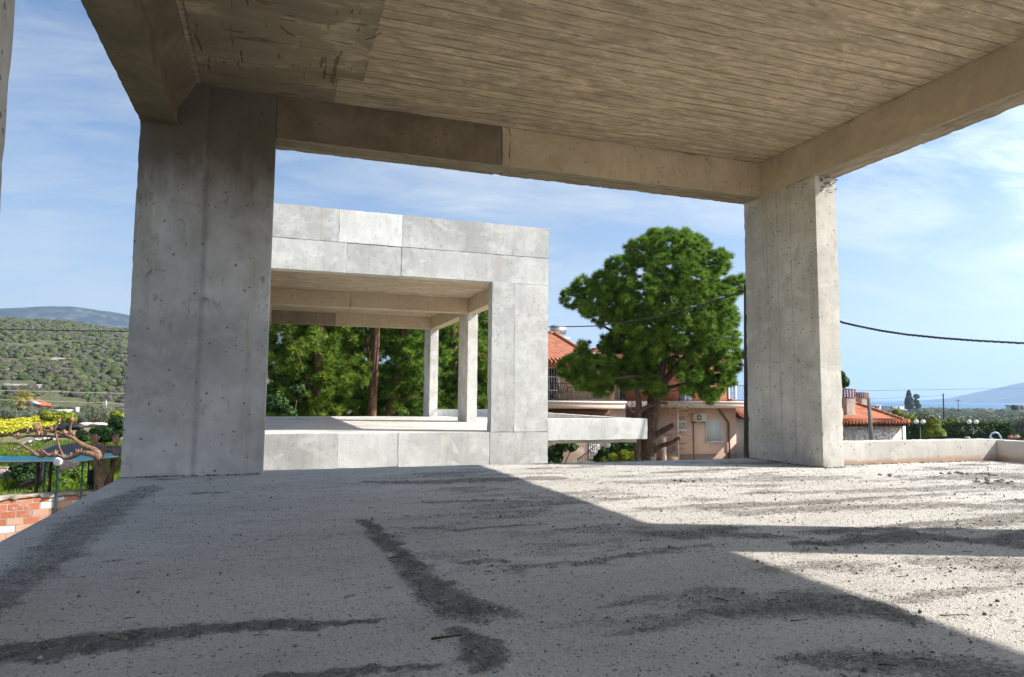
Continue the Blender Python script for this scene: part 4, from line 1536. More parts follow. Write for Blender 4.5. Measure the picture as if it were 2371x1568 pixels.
# outside stair with pale tiles, white barred door, low stone wall
m_tilew, g, b = mat('pale_stair_tiles')
br = g.add('ShaderNodeTexBrick', {'Vector': g.scalev(g.obj(), 1, 1, 1), 'Color1': (.62, .66, .72, 1), 'Color2': (.5, .54, .62, 1), 'Mortar': (.2, .22, .27, 1), 'Scale': 2.2, 'Mortar Size': .04})
g.put(b.inputs['Base Color'], br.outputs[0])
mb = MB()
ns = 9
for i in range(ns):
    t0, t1 = i / ns, (i + 1) / ns
    mb.box(X(1449), X(1476), HY + 3 - 2.6 * t1 + .0, HY + 3, ZF2 - 1.6 - (1 - t0) * .0 - .18 * (i + 1) + .9, ZF2 - 1.6 - .18 * i + .9 - .002)
obj('stair', mb, m_tilew, H)
mb = MB()
for a_, b_ in (((1451, 936), (1451, 968)), ((1451, 936), (1476, 968)), ((1463, 930), (1463, 968)), ((1463, 930), (1476, 962)), ((1476, 936), (1476, 968)), ((1449, 952), (1477, 954)), ((1440, 920), (1463, 960))):
    mb.tube([ony(a_[0], a_[1], HY - .2), ony(b_[0], b_[1], HY - .2)], .02, 5)
obj('stair_railing', mb, m_iron, H)
yd = HY + 1.36
dr = hb('door', m_dark, (X(1364, Y=yd), X(1385, Y=yd), yd - .0, yd + .05, Z(1370, 1066, yd), Z(1370, 1015, yd)))
mb = MB()
x0, x1 = X(1364, Y=yd), X(1385, Y=yd)
z0, z1 = Z(1370, 1064, yd), Z(1370, 1015, yd)
for i in range(6):
    xx = x0 + (x1 - x0) * i / 5
    mb.box(xx - .025, xx + .025, yd - .05, yd - .02, z0, z1)
for t in (.02, .3, .34, .65, .95):
    mb.box(x0, x1, yd - .055, yd - .051, z0 + (z1 - z0) * t, z0 + (z1 - z0) * t + .07)
mb.box(x0 - .02, x1 + .02, yd - .02, yd - .016, z0, z0 + (z1 - z0) * .33)
obj('door_bars', mb, m_white, dr)
mb = MB()     # sloping flight railing in front of the left ground floor
for i in range(16):
    x_ = 1338 + i * 3.6
    yt = 1064 - i * 2.1
    mb.tube([ony(x_, yt, HY - .5), ony(x_, yt + 26, HY - .5)], .014, 4)
mb.tube([ony(1336, 1065, HY - .5), ony(1362, 1046, HY - .5), ony(1392, 1020, HY - .5)], .025, 6)
obj('stair_railing', mb, m_iron, H)
hb('pier', m_pinkl, (X(1527), X(1534), HY - .3, HY - .1, GZ, Z(1530, 1012)))
mb = MB()
mb.box(X(1534) + .01, X(1561), HY - .25, HY - .05, GZ, Z(1550, 1046))
rsg = None
m_rubble = None


def rubble(name, sc, c1, c2, c3, mortar=(.45, .42, .37)):
    m, g, b = mat(name)
    o = g.vm('ADD', g.obj(), g.scalev(g.add('ShaderNodeTexNoise', {'Vector': g.obj(), 'Scale': 3.}).outputs[1], .15, .15, .15))
    v = g.add('ShaderNodeTexVoronoi', {'Vector': o, 'Scale': sc}, feature='F1')
    e = g.add('ShaderNodeTexVoronoi', {'Vector': o, 'Scale': sc}, feature='DISTANCE_TO_EDGE')
    c = g.sep(v.outputs['Color'])
    col = g.mix(c[0], c1, c2)
    col = g.mix(g.ramp(c[1], .78, .82), col, c3)
    n = g.noise(g.obj(), 9., 5)
    col = g.mix(g.ramp(n, .4, .7, 0, .4), col, tuple(k * .6 for k in c2))
    ed = g.ramp(e.outputs['Distance'], .02, .07)
    g.put(b.inputs['Base Color'], g.mix(ed, mortar, col))
    g.l.new(g.bump(g.m('ADD', ed, n), .8, .04), b.inputs['Normal'])
    return m


m_rub1 = rubble('rubble_stone_red', 6., (.38, .25, .16), (.25, .17, .11), (.5, .2, .1), (.3, .22, .16))
m_rub2 = rubble('rubble_stone_pale', 6., (.80, .75, .69), (.52, .48, .43), (.66, .30, .18), (.36, .32, .28))
obj('low_wall', mb, m_rub1, H)
# washing on the right balcony
m_cloth = plain('pale_towel', (.72, .78, .84), .9, (.6, .68, .78), 5.)
for (x0_, x1_, n_, tk) in ((1685, 1693, 'white towel', .0), (1697, 1704, 'pale blue towel', .1)):
    mb = MB()
    a_, b_ = X(x0_, Y=YB), X(x1_, Y=YB)
    U, V = np.meshgrid(np.linspace(a_, b_, 7), np.linspace(0, 1, 6), indexing='ij')
    yy = YB - .06 + .02 * np.sin(U * 30)
    zz_ = ZF2 + .87 - V * .72
    idx = np.arange(U.size).reshape(U.shape)
    f = np.stack([idx[:-1, :-1], idx[1:, :-1], idx[1:, 1:], idx[:-1, 1:]], -1).reshape(-1, 4)
    fr = np.stack([U, yy, zz_], -1).reshape(-1, 3)
    mb.add(fr, f)
    mb.add(fr + [0, .015, 0], f[:, ::-1])
    obj('towel', mb, m_cloth, None, '%s hanging over the iron railing of the right balcony' % n_, 'towel')


# a plastic chair on the left balcony
def chair(c):
    T = root('garden_chair', c, 'dark plastic armchair standing on the left balcony behind the railing', 'chair')
    mb = MB()
    mb.cbox(c[0] - .24, c[0] + .24, c[1] - .22, c[1] + .22, c[2] + .40, c[2] + .44, chip=0)
    obj('seat', mb, m_iron, T)
    mb = MB()
    for k in range(5):
        xx = c[0] - .2 + k * .1
        mb.tube([(xx, c[1] + .2, c[2] + .44), (xx, c[1] + .27, c[2] + .85)], .016, 5)
    mb.tube([(c[0] - .24, c[1] + .2, c[2] + .44), (c[0] - .22, c[1] + .27, c[2] + .82), (c[0], c[1] + .28, c[2] + .9), (c[0] + .22, c[1] + .27, c[2] + .82), (c[0] + .24, c[1] + .2, c[2] + .44)], .022, 6)
    obj('backrest', mb, m_iron, T)
    for sx_ in (-1, 1):
        mb = MB()
        mb.tube([(c[0] + sx_ * .26, c[1] - .2, c[2] + .42), (c[0] + sx_ * .28, c[1] - .18, c[2] + .64), (c[0] + sx_ * .27, c[1] + .24, c[2] + .66)], .02, 6)
        obj('armrest', mb, m_iron, T)
        for sy2 in (-1, 1):
            mb = MB()
            mb.tube([(c[0] + sx_ * .22, c[1] + sy2 * .2, c[2] + .4), (c[0] + sx_ * .26, c[1] + sy2 * .24, c[2])], [.022, .016], 6)
            obj('leg', mb, m_iron, T)


chair(np.array([X(1308, Y=YB + .7), YB + .7, Z(1300, 930, YB) + .001]))

# white outbuilding right of the pink house
HW = root('white_outbuilding', (X(1725, Y=31), 32, GZ), 'small white walled outbuilding with a tiled roof, right of the pink house', 'building')
hb('wall', m_white, (X(1703.5, Y=31), X(1770, Y=31), 31, 35, GZ, Z(1710, 966, 31)), parent=HW)
mb = MB()
a_, b_ = X(1703.5, Y=31), X(1775, Y=31)
mb.add([(a_, 30.7, Z(1710, 967, 31)), (b_, 30.7, Z(1710, 967, 31)), (b_, 34, Z(1710, 935, 31) + .3), (a_, 34, Z(1710, 935, 31) + .3), (a_, 30.7, Z(1710, 970, 31)), (b_, 30.7, Z(1710, 970, 31)), (b_, 34, Z(1710, 938, 31) + .3), (a_, 34, Z(1710, 938, 31) + .3)],
       [(0, 1, 2, 3), (4, 7, 6, 5), (0, 4, 5, 1), (0, 3, 7, 4), (1, 5, 6, 2)])
obj('roof', mb, m_tile, HW)

# climbing plant, shrubs and lamp in front of the house
bush('climbing_plant', 'loose dark climber in front of the pale pink wall next to the far frame', 'plant', [(1285, 1045, 27, 17), (1305, 1030, 27, 17), (1290, 1062, 27, 14), (1325, 1035, 27, 12), (1268, 1060, 27, 12)], m_leafd, 420, .075, 11, lump=.5)
bush('climbing_plant', 'dark ivy tangle below the cantilevered beam, left of the pine trunk', 'plant', [(1400, 1050, 26, 15), (1425, 1040, 26, 16), (1450, 1032, 26, 17), (1385, 1062, 26, 10), (1470, 1036, 26, 12)], m_leafd, 800, .07, 12)
bush('shrub', 'bright yellow green shrub at the foot of the pine', 'shrub', [(1420, 1062, 25, 14), (1445, 1056, 25, 16), (1465, 1060, 25, 14), (1400, 1068, 25, 10)], m_leafy, 1600, .045, 13)
m_globe = plain('opal_globe', (.82, .83, .84), .25, (.76, .77, .8), 3., spec=.5)
m_teal = plain('teal_painted_steel', (.025, .075, .085), .5, (.03, .05, .055), 12.)


def lamp(px, py, D, rpx, label, group=None, twin=None):
    c = P(px, py, D)
    gz = float(gheight(np.array([c[0]]), np.array([c[1]]))[0])
    T = root('garden_lamp', (c[0], c[1], gz), label, 'lamp', group)
    rad = rpx * D / F
    top = c[2] - rad if not twin else c[2] - .05
    mb = MB()
    mb.tube([(c[0], c[1], gz), (c[0], c[1], gz + .12), (c[0], c[1], gz + .13), (c[0], c[1], top)], [.05, .05, .022, .018], 10)
    obj('post', mb, m_teal, T, smooth=True)
    offs = [0] if not twin else [-twin * D / F, twin * D / F]
    rt = np.array([math.cos(YAW), -math.sin(YAW), 0])
    for k in offs:
        q = c + rt * k
        mb = MB()
        mb.sphere(q, rad, 20, 14)
        gl = obj('globe', mb, m_globe, T, smooth=True)
        mb = MB()
        mb.tube([q - [0, 0, rad * 1.12], q - [0, 0, rad * .8]], [rad * .4, rad * .45], 12)
        obj('collar', mb, m_teal, gl, smooth=True)
        if k:
            mb = MB()
            mb.tube([np.array([c[0], c[1], top]), (np.array([c[0], c[1], top]) + q) / 2 - [0, 0, rad * 1.4], q - [0, 0, rad * 1.05]], .015, 6)
            obj('arm', mb, m_teal, T, smooth=True)
    return T


lamp(1408, 1031.5, 24, 5.6, 'single globe lamp on a teal post among the shrubs in front of the pink house')
LG = 'twin globe lamps along the clipped hedge'
lamp(2129.5, 976.5, 38, 4.8, 'left twin globe lamp, beside the golden conical bush', LG, twin=8)
lamp(2252, 977, 38, 4.8, 'right twin globe lamp, in front of the long dark hedge', LG, twin=8)

# ------------------------------------------------------------------ utility poles and cables
m_pole = bark('utility_pole_wood', (.07, .055, .045), (.03, .025, .02), .6)
m_cable = plain('black_cable', (.015, .018, .02), .5)
mb = MB()
pb_ = P(1729, 1100, 13.)
pt_ = P(1731, 660, 13.)
mb.tube([(pb_[0], pb_[1], GZ), (pt_[0], pt_[1], pt_[2])], [.085, .07], 12)
obj('utility_pole', mb, m_pole, None, 'dark wooden utility pole standing just behind the right concrete column', 'pole', smooth=True)


def cable(pts, rad, label, m=None, sag=None, twist=False, seed=0, group=None):
    mb = MB()
    pts = [np.asarray(p, float) for p in pts]
    q = []
    for i in range(len(pts) - 1):
        n = 24
        for k in range(n):
            t = k / n
            p = pts[i] * (1 - t) + pts[i + 1] * t
            if sag:
                p = p - [0, 0, sag * 4 * t * (1 - t)]
            q.append(p)
    q.append(pts[-1])
    if twist:
        for ph in (0, 2.1, 4.2):
            mb.tube([p + np.array([0, math.cos(i * .55 + ph), math.sin(i * .55 + ph)]) * rad * .95 for i, p in enumerate(q)], rad * .75, 6)
    else:
        mb.tube(q, rad, 6)
    return obj('cable', mb, m or m_cable, None, label, 'cable', group=group, smooth=True)


tp = np.array([pt_[0], pt_[1], pt_[2] - .15])
tp[2] = P(1726, 672, 13)[2]
cable([tp] + [P(x, y, D) for x, y, D in ((1600, 715, 14.5), (1500, 738, 16), (1380, 755, 18), (1280, 757.5, 20), (1200, 752, 22), (1117, 738, 24), (1000, 700, 27))], .016, 'overhead cable running from behind the right column across the big pine')
rc = [(1955, 748), (1985, 755), (2040, 766), (2100, 775), (2180, 783), (2260, 789), (2371, 795), (2480, 798), (2600, 796)]
cable([tp] + [P(x, y, 12.7 - i * .12) for i, (x, y) in enumerate(rc)], .013, 'twisted black power cable sagging across the sky on the right', twist=True)
cable([P(-200, 757, 60), P(0, 762, 60), P(140, 765.5, 60), P(285, 767.5, 60), P(500, 766, 60)], .045, 'single dark wire crossing the hillside below its crest on the left')
m_wire = plain('aluminium_wire', (.62, .6, .58), .4)
cable([P(-200, 899, 75), P(0, 904, 75), P(275, 911, 75), P(480, 914, 75)], .035, 'upper pale wire above the red roofed bungalow', m_wire)
cable([P(-200, 921, 75), P(0, 926, 75), P(275, 934, 75), P(480, 937, 75)], .035, 'lower pale wire above the red roofed bungalow', m_wire)
m_wired = plain('far_wire', (.28, .3, .33), .5)
cable([P(1900, 906, 90), P(1982, 905, 90), P(2371, 899, 90), P(2500, 897, 90)], .03, 'upper thin wire in front of the distant mountain', m_wired)
cable([P(1900, 929, 110), P(1990, 925, 110), P(2184, 916, 110), P(2371, 926, 120), P(2450, 928, 125)], .03, 'lower thin wire meeting the far dark pole', m_wired)
for (x, y0, y1, D, rr_, cross, lb) in ((2184, 911, 948, 110, .11, False, 'tall dark pole rising from the olive grove before the sea'), (2218.5, 925, 948, 200, .1, True, 'thin pole with a crossbar beyond the grove before the sea'),
                                      (246, 928, 952, 95, .1, False, 'short pale pole beyond the yellow field')):
    a_, b_ = P(x, y1 + 12, D), P(x, y0, D)
    mb = MB()
    mb.tube([(a_[0], a_[1], gheight(np.array([a_[0]]), np.array([a_[1]]))[0]), b_], [rr_, rr_ * .8], 8)
    if cross:
        rt = np.array([math.cos(YAW), -math.sin(YAW), 0])
        mb.tube([b_ - rt * .8 - [0, 0, .3], b_ + rt * .8 - [0, 0, .3]], .07, 6)
    obj('utility_pole', mb, m_wire if x < 300 else m_pole, None, lb, 'pole', smooth=True)
# leaning concrete post in front of the stone house
mb = MB()
a_, b_ = P(2023, 1075, 12), P(2011, 921, 12)
mb.tube([a_, P(2018, 1018, 12), b_], [.045, .045, .04], 4)
obj('concrete_post', mb, concrete('old_post_concrete', (.26, .25, .23), .2, 3.3), None, 'grey concrete post leaning left in front of the stone house roof', 'post')

# ------------------------------------------------------------------ stone house with chimneys
SY = 26.5
SH = root('stone_house', (X(2030, Y=SY), SY + 3, GZ), 'low rubble stone house with a red tile roof and two brick topped chimneys', 'house')
sx0, sx1 = X(1890, Y=SY), X(2092, Y=SY)
ze = Z(2050, 979, SY)
hb('wall', m_rub2, (sx0, sx1, SY, SY + 6, GZ - .4, ze), parent=SH)
hb('corner_stones', m_white, (sx1 - .22, sx1 + .01, SY - .015, SY + .25, GZ - .4, ze - .12), parent=SH)
m_tile2 = tiles('clay_tiles_stone_house', (.56, .17, .075), 0, .19, .3)
zr = Z(1982, 935, SY + 3)
rf = hip_roof('roof', sx0 - .6, X(2101, Y=SY - .4), SY - .4, SY + 6.4, ze + .05, zr, sx0 + 1.2, X(1982, Y=SY + 3), SY + 3, m_tile2, SH, th=.1)
mb = MB()
for i in range(18):
    xx = sx0 + (sx1 - sx0) * (i + .5) / 18
    mb.box(xx - .04, xx + .04, SY - .38, SY - .002, ze - .16, ze - .056)
obj('rafter_ends', mb, m_brownwd, rf)
m_chb = plain('chimney_brick', (.40, .17, .10), .9, (.24, .12, .08), 12.)
m_chr = plain('chimney_render', (.56, .45, .36), .9, (.38, .30, .24), 5.)


def chimney(pxl, pxr, pt, pcap, pbot, y, label):
    xa, xb = X(pxl, Y=y), X(pxr, Y=y)
    w = (xb - xa)
    zt, zc, zb = Z(pxl, pt, y), Z(pxl, pcap, y), Z(pxl, pbot, y) - .5
    mb = MB()
    mb.cbox(xa + .04, xb - .04, y, y + w * .9, zb, zc, step=.12, amp=.01, chip=.02)
    ch = obj('chimney', mb, m_chr, rf, label=label)
    mb = MB()
    n = 3
    hh = (zt - zc)
    mb.box(xa, xb, y - .04, y + w * .9 + .04, zt - .05, zt)
    mb.box(xa, xb, y - .04, y + w * .9 + .04, zc, zc + .03)
    for k in range(n):
        z0_ = zc + .03 + (hh - .08) * k / n
        if k:
            mb.box(xa + .002, xb - .002, y - .035, y + w * .9 + .035, z0_ - .015, z0_ + .015)
    for i in range(4):
        xx = xa + .03 + (w - .06) * i / 3
        for yy in (y, y + w * .9):
            mb.box(xx - .03, xx + .03, yy - .03, yy + .03, zc + .031, zt - .051)
    obj('chimney_cap', mb, m_chb, rf)


chimney(1958, 1980.5, 900, 920, 960, SY + .8, 'front chimney')
chimney(1993.5, 2010.5, 908.5, 921, 942, SY + 3.0, 'rear chimney')

# ------------------------------------------------------------------ hedge, bushes, olive grove on the right
r = np.random.default_rng(77)
m_hedge = foliage_mat('hedge_leaves', (.020, .045, .010), (.075, .14, .022), trans=.15)
mb = MB()
a_, b_ = P(2090, 1011, 44), P(2327, 1011, 44)
n = 26000
t = r.random(n)
gz = float(gheight(np.array([a_[0]]), np.array([a_[1]]))[0])
ht = P(2200, 981, 44)[2] - gz
ax_ = (b_ - a_) / np.linalg.norm(b_ - a_)
nv = np.array([-ax_[1], ax_[0], 0])
side = r.integers(0, 3, n)
dep = np.where(side == 0, -.55, np.where(side == 1, .55, r.uniform(-.55, .55, n))) + r.normal(0, .05, n)
hz = np.where(side == 2, ht + r.normal(0, .05, n), r.uniform(0, ht, n))
p = a_[None] + (b_ - a_)[None] * t[:, None] + nv[None] * dep[:, None]
p[:, 2] = gz + hz
tn = np.clip(r.normal(.35, .18, n) + np.where(side == 2, .35, 0), 0, 1)
leafs(mb, p, sph(n, r), r.uniform(.04, .09, n), tn, r)
c_ = (a_ + b_) / 2
mb.obox((c_[0], c_[1], gz + ht * .47), ax_, nv, (0, 0, 1), np.linalg.norm(b_ - a_) / 2 - .1, .42, ht * .46, .1)
obj('hedge', mb, m_hedge, None, 'long dark clipped hedge behind the garden lamps, its top cut level', 'hedge')


def cone_bush(px, ptop, pbot, D, wpx, label, m, seed, n=9000, sz=.05, name='conical_bush', power=.8):
    r = np.random.default_rng(seed)
    top, bot = P(px, ptop, D), P(px, pbot, D)
    gz = min(bot[2], float(gheight(np.array([bot[0]]), np.array([bot[1]]))[0]) + 5)
    z0 = bot[2]
    h_ = top[2] - z0
    t = r.random(n) ** 1.15
    rad = wpx * D / F * (1 - t) ** power * (.75 + .5 * fbm(np.stack([t * 6, t * 0, t * 0], -1), seed, 2)) + .02
    an = r.uniform(0, 2 * math.pi, n)
    lum = .8 + .4 * fbm(np.stack([np.cos(an) * 2.2, np.sin(an) * 2.2, t * 5], -1), seed + 1, 3)
    k = r.uniform(.8, 1.03, n)
    p = np.stack([top[0] + np.cos(an) * rad * lum * k, top[1] + np.sin(an) * rad * lum * k, z0 + t * h_], -1)
    nor = np.stack([np.cos(an), np.sin(an), .5 + 0 * an], -1) + r.normal(0, .4, (n, 3))
    T = root(name, (top[0], top[1], min(z0, gz)), label, 'tree' if 'tree' in name else 'bush')
    mb = MB()
    tn = np.clip(.3 + (lum - 1) * 1.6 + r.normal(0, .15, n), 0, 1)
    leafs(mb, p, nor, sz * r.uniform(.6, 1.4, n), tn, r)
    obj('foliage', mb, m, T)
    mb = MB()
    mb.tube([(top[0], top[1], float(gheight(np.array([bot[0]]), np.array([bot[1]]))[0])), (top[0], top[1], z0 + h_ * .6)], [.1, .04], 8)
    obj('trunk', mb, m_wood, T)
    return T


cone_bush(2159, 966, 1014, 40, 24, 'golden green conical bush in front of the dark hedge', foliage_mat('golden_conifer', (.05, .10, .008), (.40, .42, .02), trans=.25), 5, power=.55)
cone_bush(2104, 904, 946, 420, 10.5, 'tall dark cypress spire against the sea', foliage_mat('cypress_leaves', (.012, .028, .016), (.03, .055, .03), trans=.1), 6, 5000, .55, 'cypress_tree', .6)
bush('tree', 'grey bare looking tree touching the right side of the cypress', 'tree', [(2119, 932, 425, 8), (2122, 918, 425, 6), (2126, 940, 425, 6)], m_leafd, 900, .6, 31)
bush('shrub', 'yellow green shrub rising behind the corner of the stone house roof', 'shrub', [(2108, 972, 46, 13), (2092, 965, 48, 9), (2075, 955, 50, 8)], m_leafy, 1700, .07, 32)
bush('shrub', 'small yellow green sprouts above the middle of the hedge', 'shrub', [(2185, 978, 47, 6), (2200, 974, 47, 5), (2215, 978, 47, 5)], m_leafy, 600, .06, 33)
bush('tree', 'small dark tree peeping out right of the right concrete column', 'tree', [(1950, 884, 24, 16), (1945, 868, 24, 10)], m_leafd, 500, .07, 34)
bush('shrub', 'lone dark round tree beside the white house at the right edge', 'tree', [(2349, 944, 300, 6.5)], m_leafd, 700, .35, 35)

# olive trees: two made, the rest copied
def olive(c, R, seed):
    r = np.random.default_rng(seed)
    T = root('olive_tree', c, 'x', 'tree', 'olive trees')
    bl = []
    for k in range(7):
        a = r.uniform(0, 6.28)
        q = r.uniform(.1, .75) * R
        bl.append((c[0] + math.cos(a) * q, c[1] + math.sin(a) * q, c[2] + R * r.uniform(.85, 1.6), R * r.uniform(.42, .62)))
    mb = MB()
    leaf_cloud(mb, bl, r, 520, .14, .45, shell=(.45, 1.05), tone=(.45, .3), lump=.45)
    obj('crown', mb, m_olive, T)
    mb = MB()
    for k in range(3):
        b_ = bl[k]
        mb.tube([(c[0], c[1], c[2] - .2), (c[0] + r.uniform(-.1, .1), c[1], c[2] + R * .4), (b_[0], b_[1], b_[2])], [.16, .13, .05], 7, rough=.6, seed=k)
    obj('trunk', mb, m_wood, T, smooth=True)
    return T


protos = [olive((0, 0, 0), 2.1, s_) for s_ in (1, 2, 3)]
ospots = []
far_spots = []
r = np.random.default_rng(12)
ROWS = [56, 64, 73, 84, 97]
olab = []
for D in ROWS + list(np.arange(108, 200, 10)) + list(np.arange(212, 420, 26)):
    px = 2050 + r.uniform(0, 30)
    k_ = 0
    while px < 2470:
        if D > 58 or px > 2325:
            if D < 100:
                ospots.append((px + r.uniform(-5, 5), D + r.uniform(-2, 2)))
                olab.append('olive tree in the %s row of the grove beyond the hedge, %s from left' % (['front', 'second', 'third', 'fourth', 'fifth'][ROWS.index(D)], NTH[k_]))
                k_ += 1
            else:
                far_spots.append((px + r.uniform(-5, 5), D + r.uniform(-4, 4)))
        px += 2.9 / D * F * (.9 + r.uniform(-.15, .35)) + 3
bl = []
for px, D in far_spots:
    c = P(px, 1000, D)
    gz_ = float(gheight(np.array([c[0]]), np.array([c[1]]))[0])
    for q in range(3):
        bl.append((c[0] + r.uniform(-1, 1), c[1] + r.uniform(-1, 1), gz_ + r.uniform(1.4, 2.4), r.uniform(.9, 1.4)))
mb = MB()
leaf_cloud(mb, bl, r, 230, .2, .5, shell=(.5, 1.05), tone=(.45, .3), lump=.45)
obj('olive_grove', mb, m_olive, label='far part of the olive grove merging into one grey green mass before the sea', cat='grove', kind='stuff')
LEFT = [(8, 74), (36, 71), (63, 73), (183, 66), (204, 69), (226, 65), (252, 70), (-25, 72)]
used = [False] * 3
spots = [(x, D, 'R') for x, D in ospots] + [(x, D, 'L') for x, D in LEFT]
for i, (px, D, side) in enumerate(spots):
    k = i % 3
    o = protos[k] if not used[k] else copy_tree(protos[k])
    used[k] = True
    c = P(px, 1000, D)
    gz = float(gheight(np.array([c[0]]), np.array([c[1]]))[0])
    o.location = (c[0], c[1], gz - .05)
    o.rotation_euler.z = r.uniform(0, 6.28)
    s_ = r.uniform(.8, 1.1) * (.78 if side == 'R' else .50)
    o.scale = (s_, s_, s_ * r.uniform(.85, 1.1))
    if side == 'R':
        o['group'] = 'olive trees of the grove before the sea'
        o['label'] = olab[i]
    else:
        o['group'] = 'olive trees left of the big column'
        o['label'] = ['olive tree above the left end of the yellow field, second from the edge', 'third olive tree from the left edge above the yellow field', 'olive tree standing just below the palm and bungalow',
                      'leftmost olive of the clump beside the big left column', 'second olive from the left in the clump beside the big left column', 'third olive in the clump beside the big left column', 'olive almost hidden by the big left column', 'olive tree at the very left edge of the picture'][i - len(ospots)]
# distant white houses by the sea
m_wh = plain('whitewash', (.74, .74, .72), .8)


def far_house(px0, px1, pt, pb, D, label, roofc=None):
    a_, b_ = P(px0, pb, D), P(px1, pb, D)
    w = (b_ - a_)
    L = np.linalg.norm(w)
    ux = w / L
    uy = np.array([-ux[1], ux[0], 0])
    h_ = (pb - pt) * D / F
    T = root('house', ((a_ + b_) / 2).tolist()[:2] + [a_[2] - 1.], label, 'house')
    mb = MB()
    c = (a_ + b_) / 2 + uy * 4
    mb.obox((c[0], c[1], a_[2] - .5 + h_ / 2), ux, uy, (0, 0, 1), L / 2, 4, h_ / 2 + .5)
    wl = obj('wall', mb, m_wh, T)
    mb = MB()
    mb.obox((c[0], c[1], a_[2] + h_ + .12), ux, uy, (0, 0, 1), L / 2 + .4, 4.4, .12)
    obj('roof', mb, roofc or m_wh, T)
    for t in (.25, .6):
        mb = MB()
        q = a_ + w * t - uy * .03
        mb.obox((q[0], q[1], a_[2] + h_ * .5), ux, uy, (0, 0, 1), .5, .03, .6)
        obj('window', mb, m_dark, T)


far_house(2024, 2040, 939.5, 946, 420, 'tiny white flat house by the sea, just right of the leaning concrete post')
far_house(2052, 2100, 942, 947, 430, 'long low pale building by the sea, left of the cypress', plain('grey_roof', (.45, .45, .46), .9))
far_house(2360, 2390, 940, 950, 300, 'white house with an orange roof at the right edge by the sea', m_ridge)
# low scrub line along the shore, too far to count
mb = MB()
n = 320
px = r.uniform(1990, 2480, n)
DD = r.uniform(430, 700, n)
cen = np.array([P(a, 950, b_) for a, b_ in zip(px, DD)])
cen[:, 2] = gheight(cen[:, 0], cen[:, 1]) + 1.2
blobs(mb, cen, r.uniform(2., 4.2, n), r.random(n) * .6, .75, .6, seed=14)
obj('shore_scrub', mb, m_shrub, label='dark line of far scrub and trees along the shore', cat='shrubs', kind='stuff')

# teal net over the ground beyond the parapet, hose loop and broken bricks on the parapet
m_net = plain('teal_shade_net', (.07, .17, .18), .7, (.10, .22, .24), 6.)
mb = MB()
gr_ = []
for i in range(25):
    px_ = 2110 + i * (2350 - 2110) / 24
    topy = np.interp(px_, [2110, 2160, 2200, 2240, 2310, 2350], [1018, 1014, 1009.5, 1006.5, 1006.5, 1010])
    gr_.append([P(px_, topy + 1.5 * math.sin(i * 1.3) * .4, 31), P(px_, topy + 1, 32.4), P(px_, 1040, 30.5)])
v = np.array(gr_)
idx = np.arange(25 * 3).reshape(25, 3)
f = np.stack([idx[:-1, :-1], idx[1:, :-1], idx[1:, 1:], idx[:-1, 1:]], -1).reshape(-1, 4)
mb.add(v.reshape(-1, 3), f)
mb.add(v.reshape(-1, 3) + [0, .02, -.03], f[:, ::-1])
obj('shade_net', mb, m_net, None, 'dark teal shade net stretched low in front of the hedge, beyond the parapet', 'net', smooth=True)
m_hose = plain('grey_blue_hose', (.42, .50, .62), .4)
mb = MB()
hp = [(2298, 1016), (2292, 1012), (2296, 1004), (2304, 1001), (2311, 1003), (2316, 1010), (2319, 1018)]
mb.tube([P(x, y, 7.1) for x, y in hp], .008, 8)
q = onz(2319, 1019, .21)
obj('hose', mb, m_hose, None, 'loop of pale blue grey hose sticking up behind the end of the parapet', 'hose', smooth=True)
m_brk = plain('broken_brick', (.42, .16, .09), .95, (.28, .12, .07), 25.)
m_brk2 = plain('mortar_lump', (.42, .33, .24), .95, (.30, .23, .16), 25.)


def lump(name, px, py, w, h, m, label, seed):
    c = onz(px, 1019.5, .212)
    c = np.array([c[0], YPp + .12, .21]) if px < 2320 else np.array([float(ray(px, 1019)[0] / ray(px, 1019)[1]) * (YPp + .12), YPp + .12, .21])
    mb = MB()
    mb.cbox(c[0] - w / 2, c[0] + w / 2, c[1] - w / 3, c[1] + w / 3, c[2], c[2] + h, step=.012, amp=.006, chip=.02, seed=seed)
    obj(name, mb, m, None, label, 'rubble', smooth=True)


lump('mortar_lump', 2296, 1015, .055, .022, m_brk2, 'small tan lump on the parapet under the hose loop', 3)
lump('brick_piece', 2340, 1014, .06, .026, m_brk, 'broken red brick piece lying on the parapet corner', 4)
lump('mortar_lump', 2357, 1013, .05, .034, m_brk2, 'larger tan rubble lump right of the red brick piece on the parapet', 5)

# ------------------------------------------------------------------ garden on the left
def L(px, py):
    return px * .15095, 922 + py * .15095


def LP(px, py, D):
    a, b_ = L(px, py)
    return P(a, b_, D)


# brick wall
m_brick, g, b = mat('hollow_clay_brick_wall')
o = g.obj()
xyz = g.sep(o)
bt = g.add('ShaderNodeTexBrick', {'Vector': g.comb(xyz[0], xyz[2], 0.), 'Color1': (0, 0, 0, 1), 'Color2': (1, 1, 1, 1), 'Mortar': (.5, .5, .5, 1), 'Scale': 1., 'Mortar Size': .0075, 'Mortar Smooth': .3, 'Brick Width': .205, 'Row Height': .108, 'Bias': 0.})
bt.offset = .45
rnd = g.sep(bt.outputs[0])[0]
cr = g.add('ShaderNodeValToRGB', {0: rnd})
cr.color_ramp.interpolation = 'CONSTANT'
el = cr.color_ramp.elements
el[0].position, el[0].color = 0, (.52, .17, .095, 1)
el[1].position, el[1].color = .87, (.80, .76, .70, 1)
for p_, c_ in ((.25, (.58, .24, .14)), (.5, (.45, .15, .08)), (.68, (.60, .33, .23))):
    e = el.new(p_)
    e.color = c_ + (1,)
n = g.noise(o, 7., 6, .7)
n2 = g.noise(o, 1.7, 4)
col = g.mix(g.m('MULTIPLY', g.ramp(n, .5, .66), .7), cr.outputs[0], (.56, .42, .34))
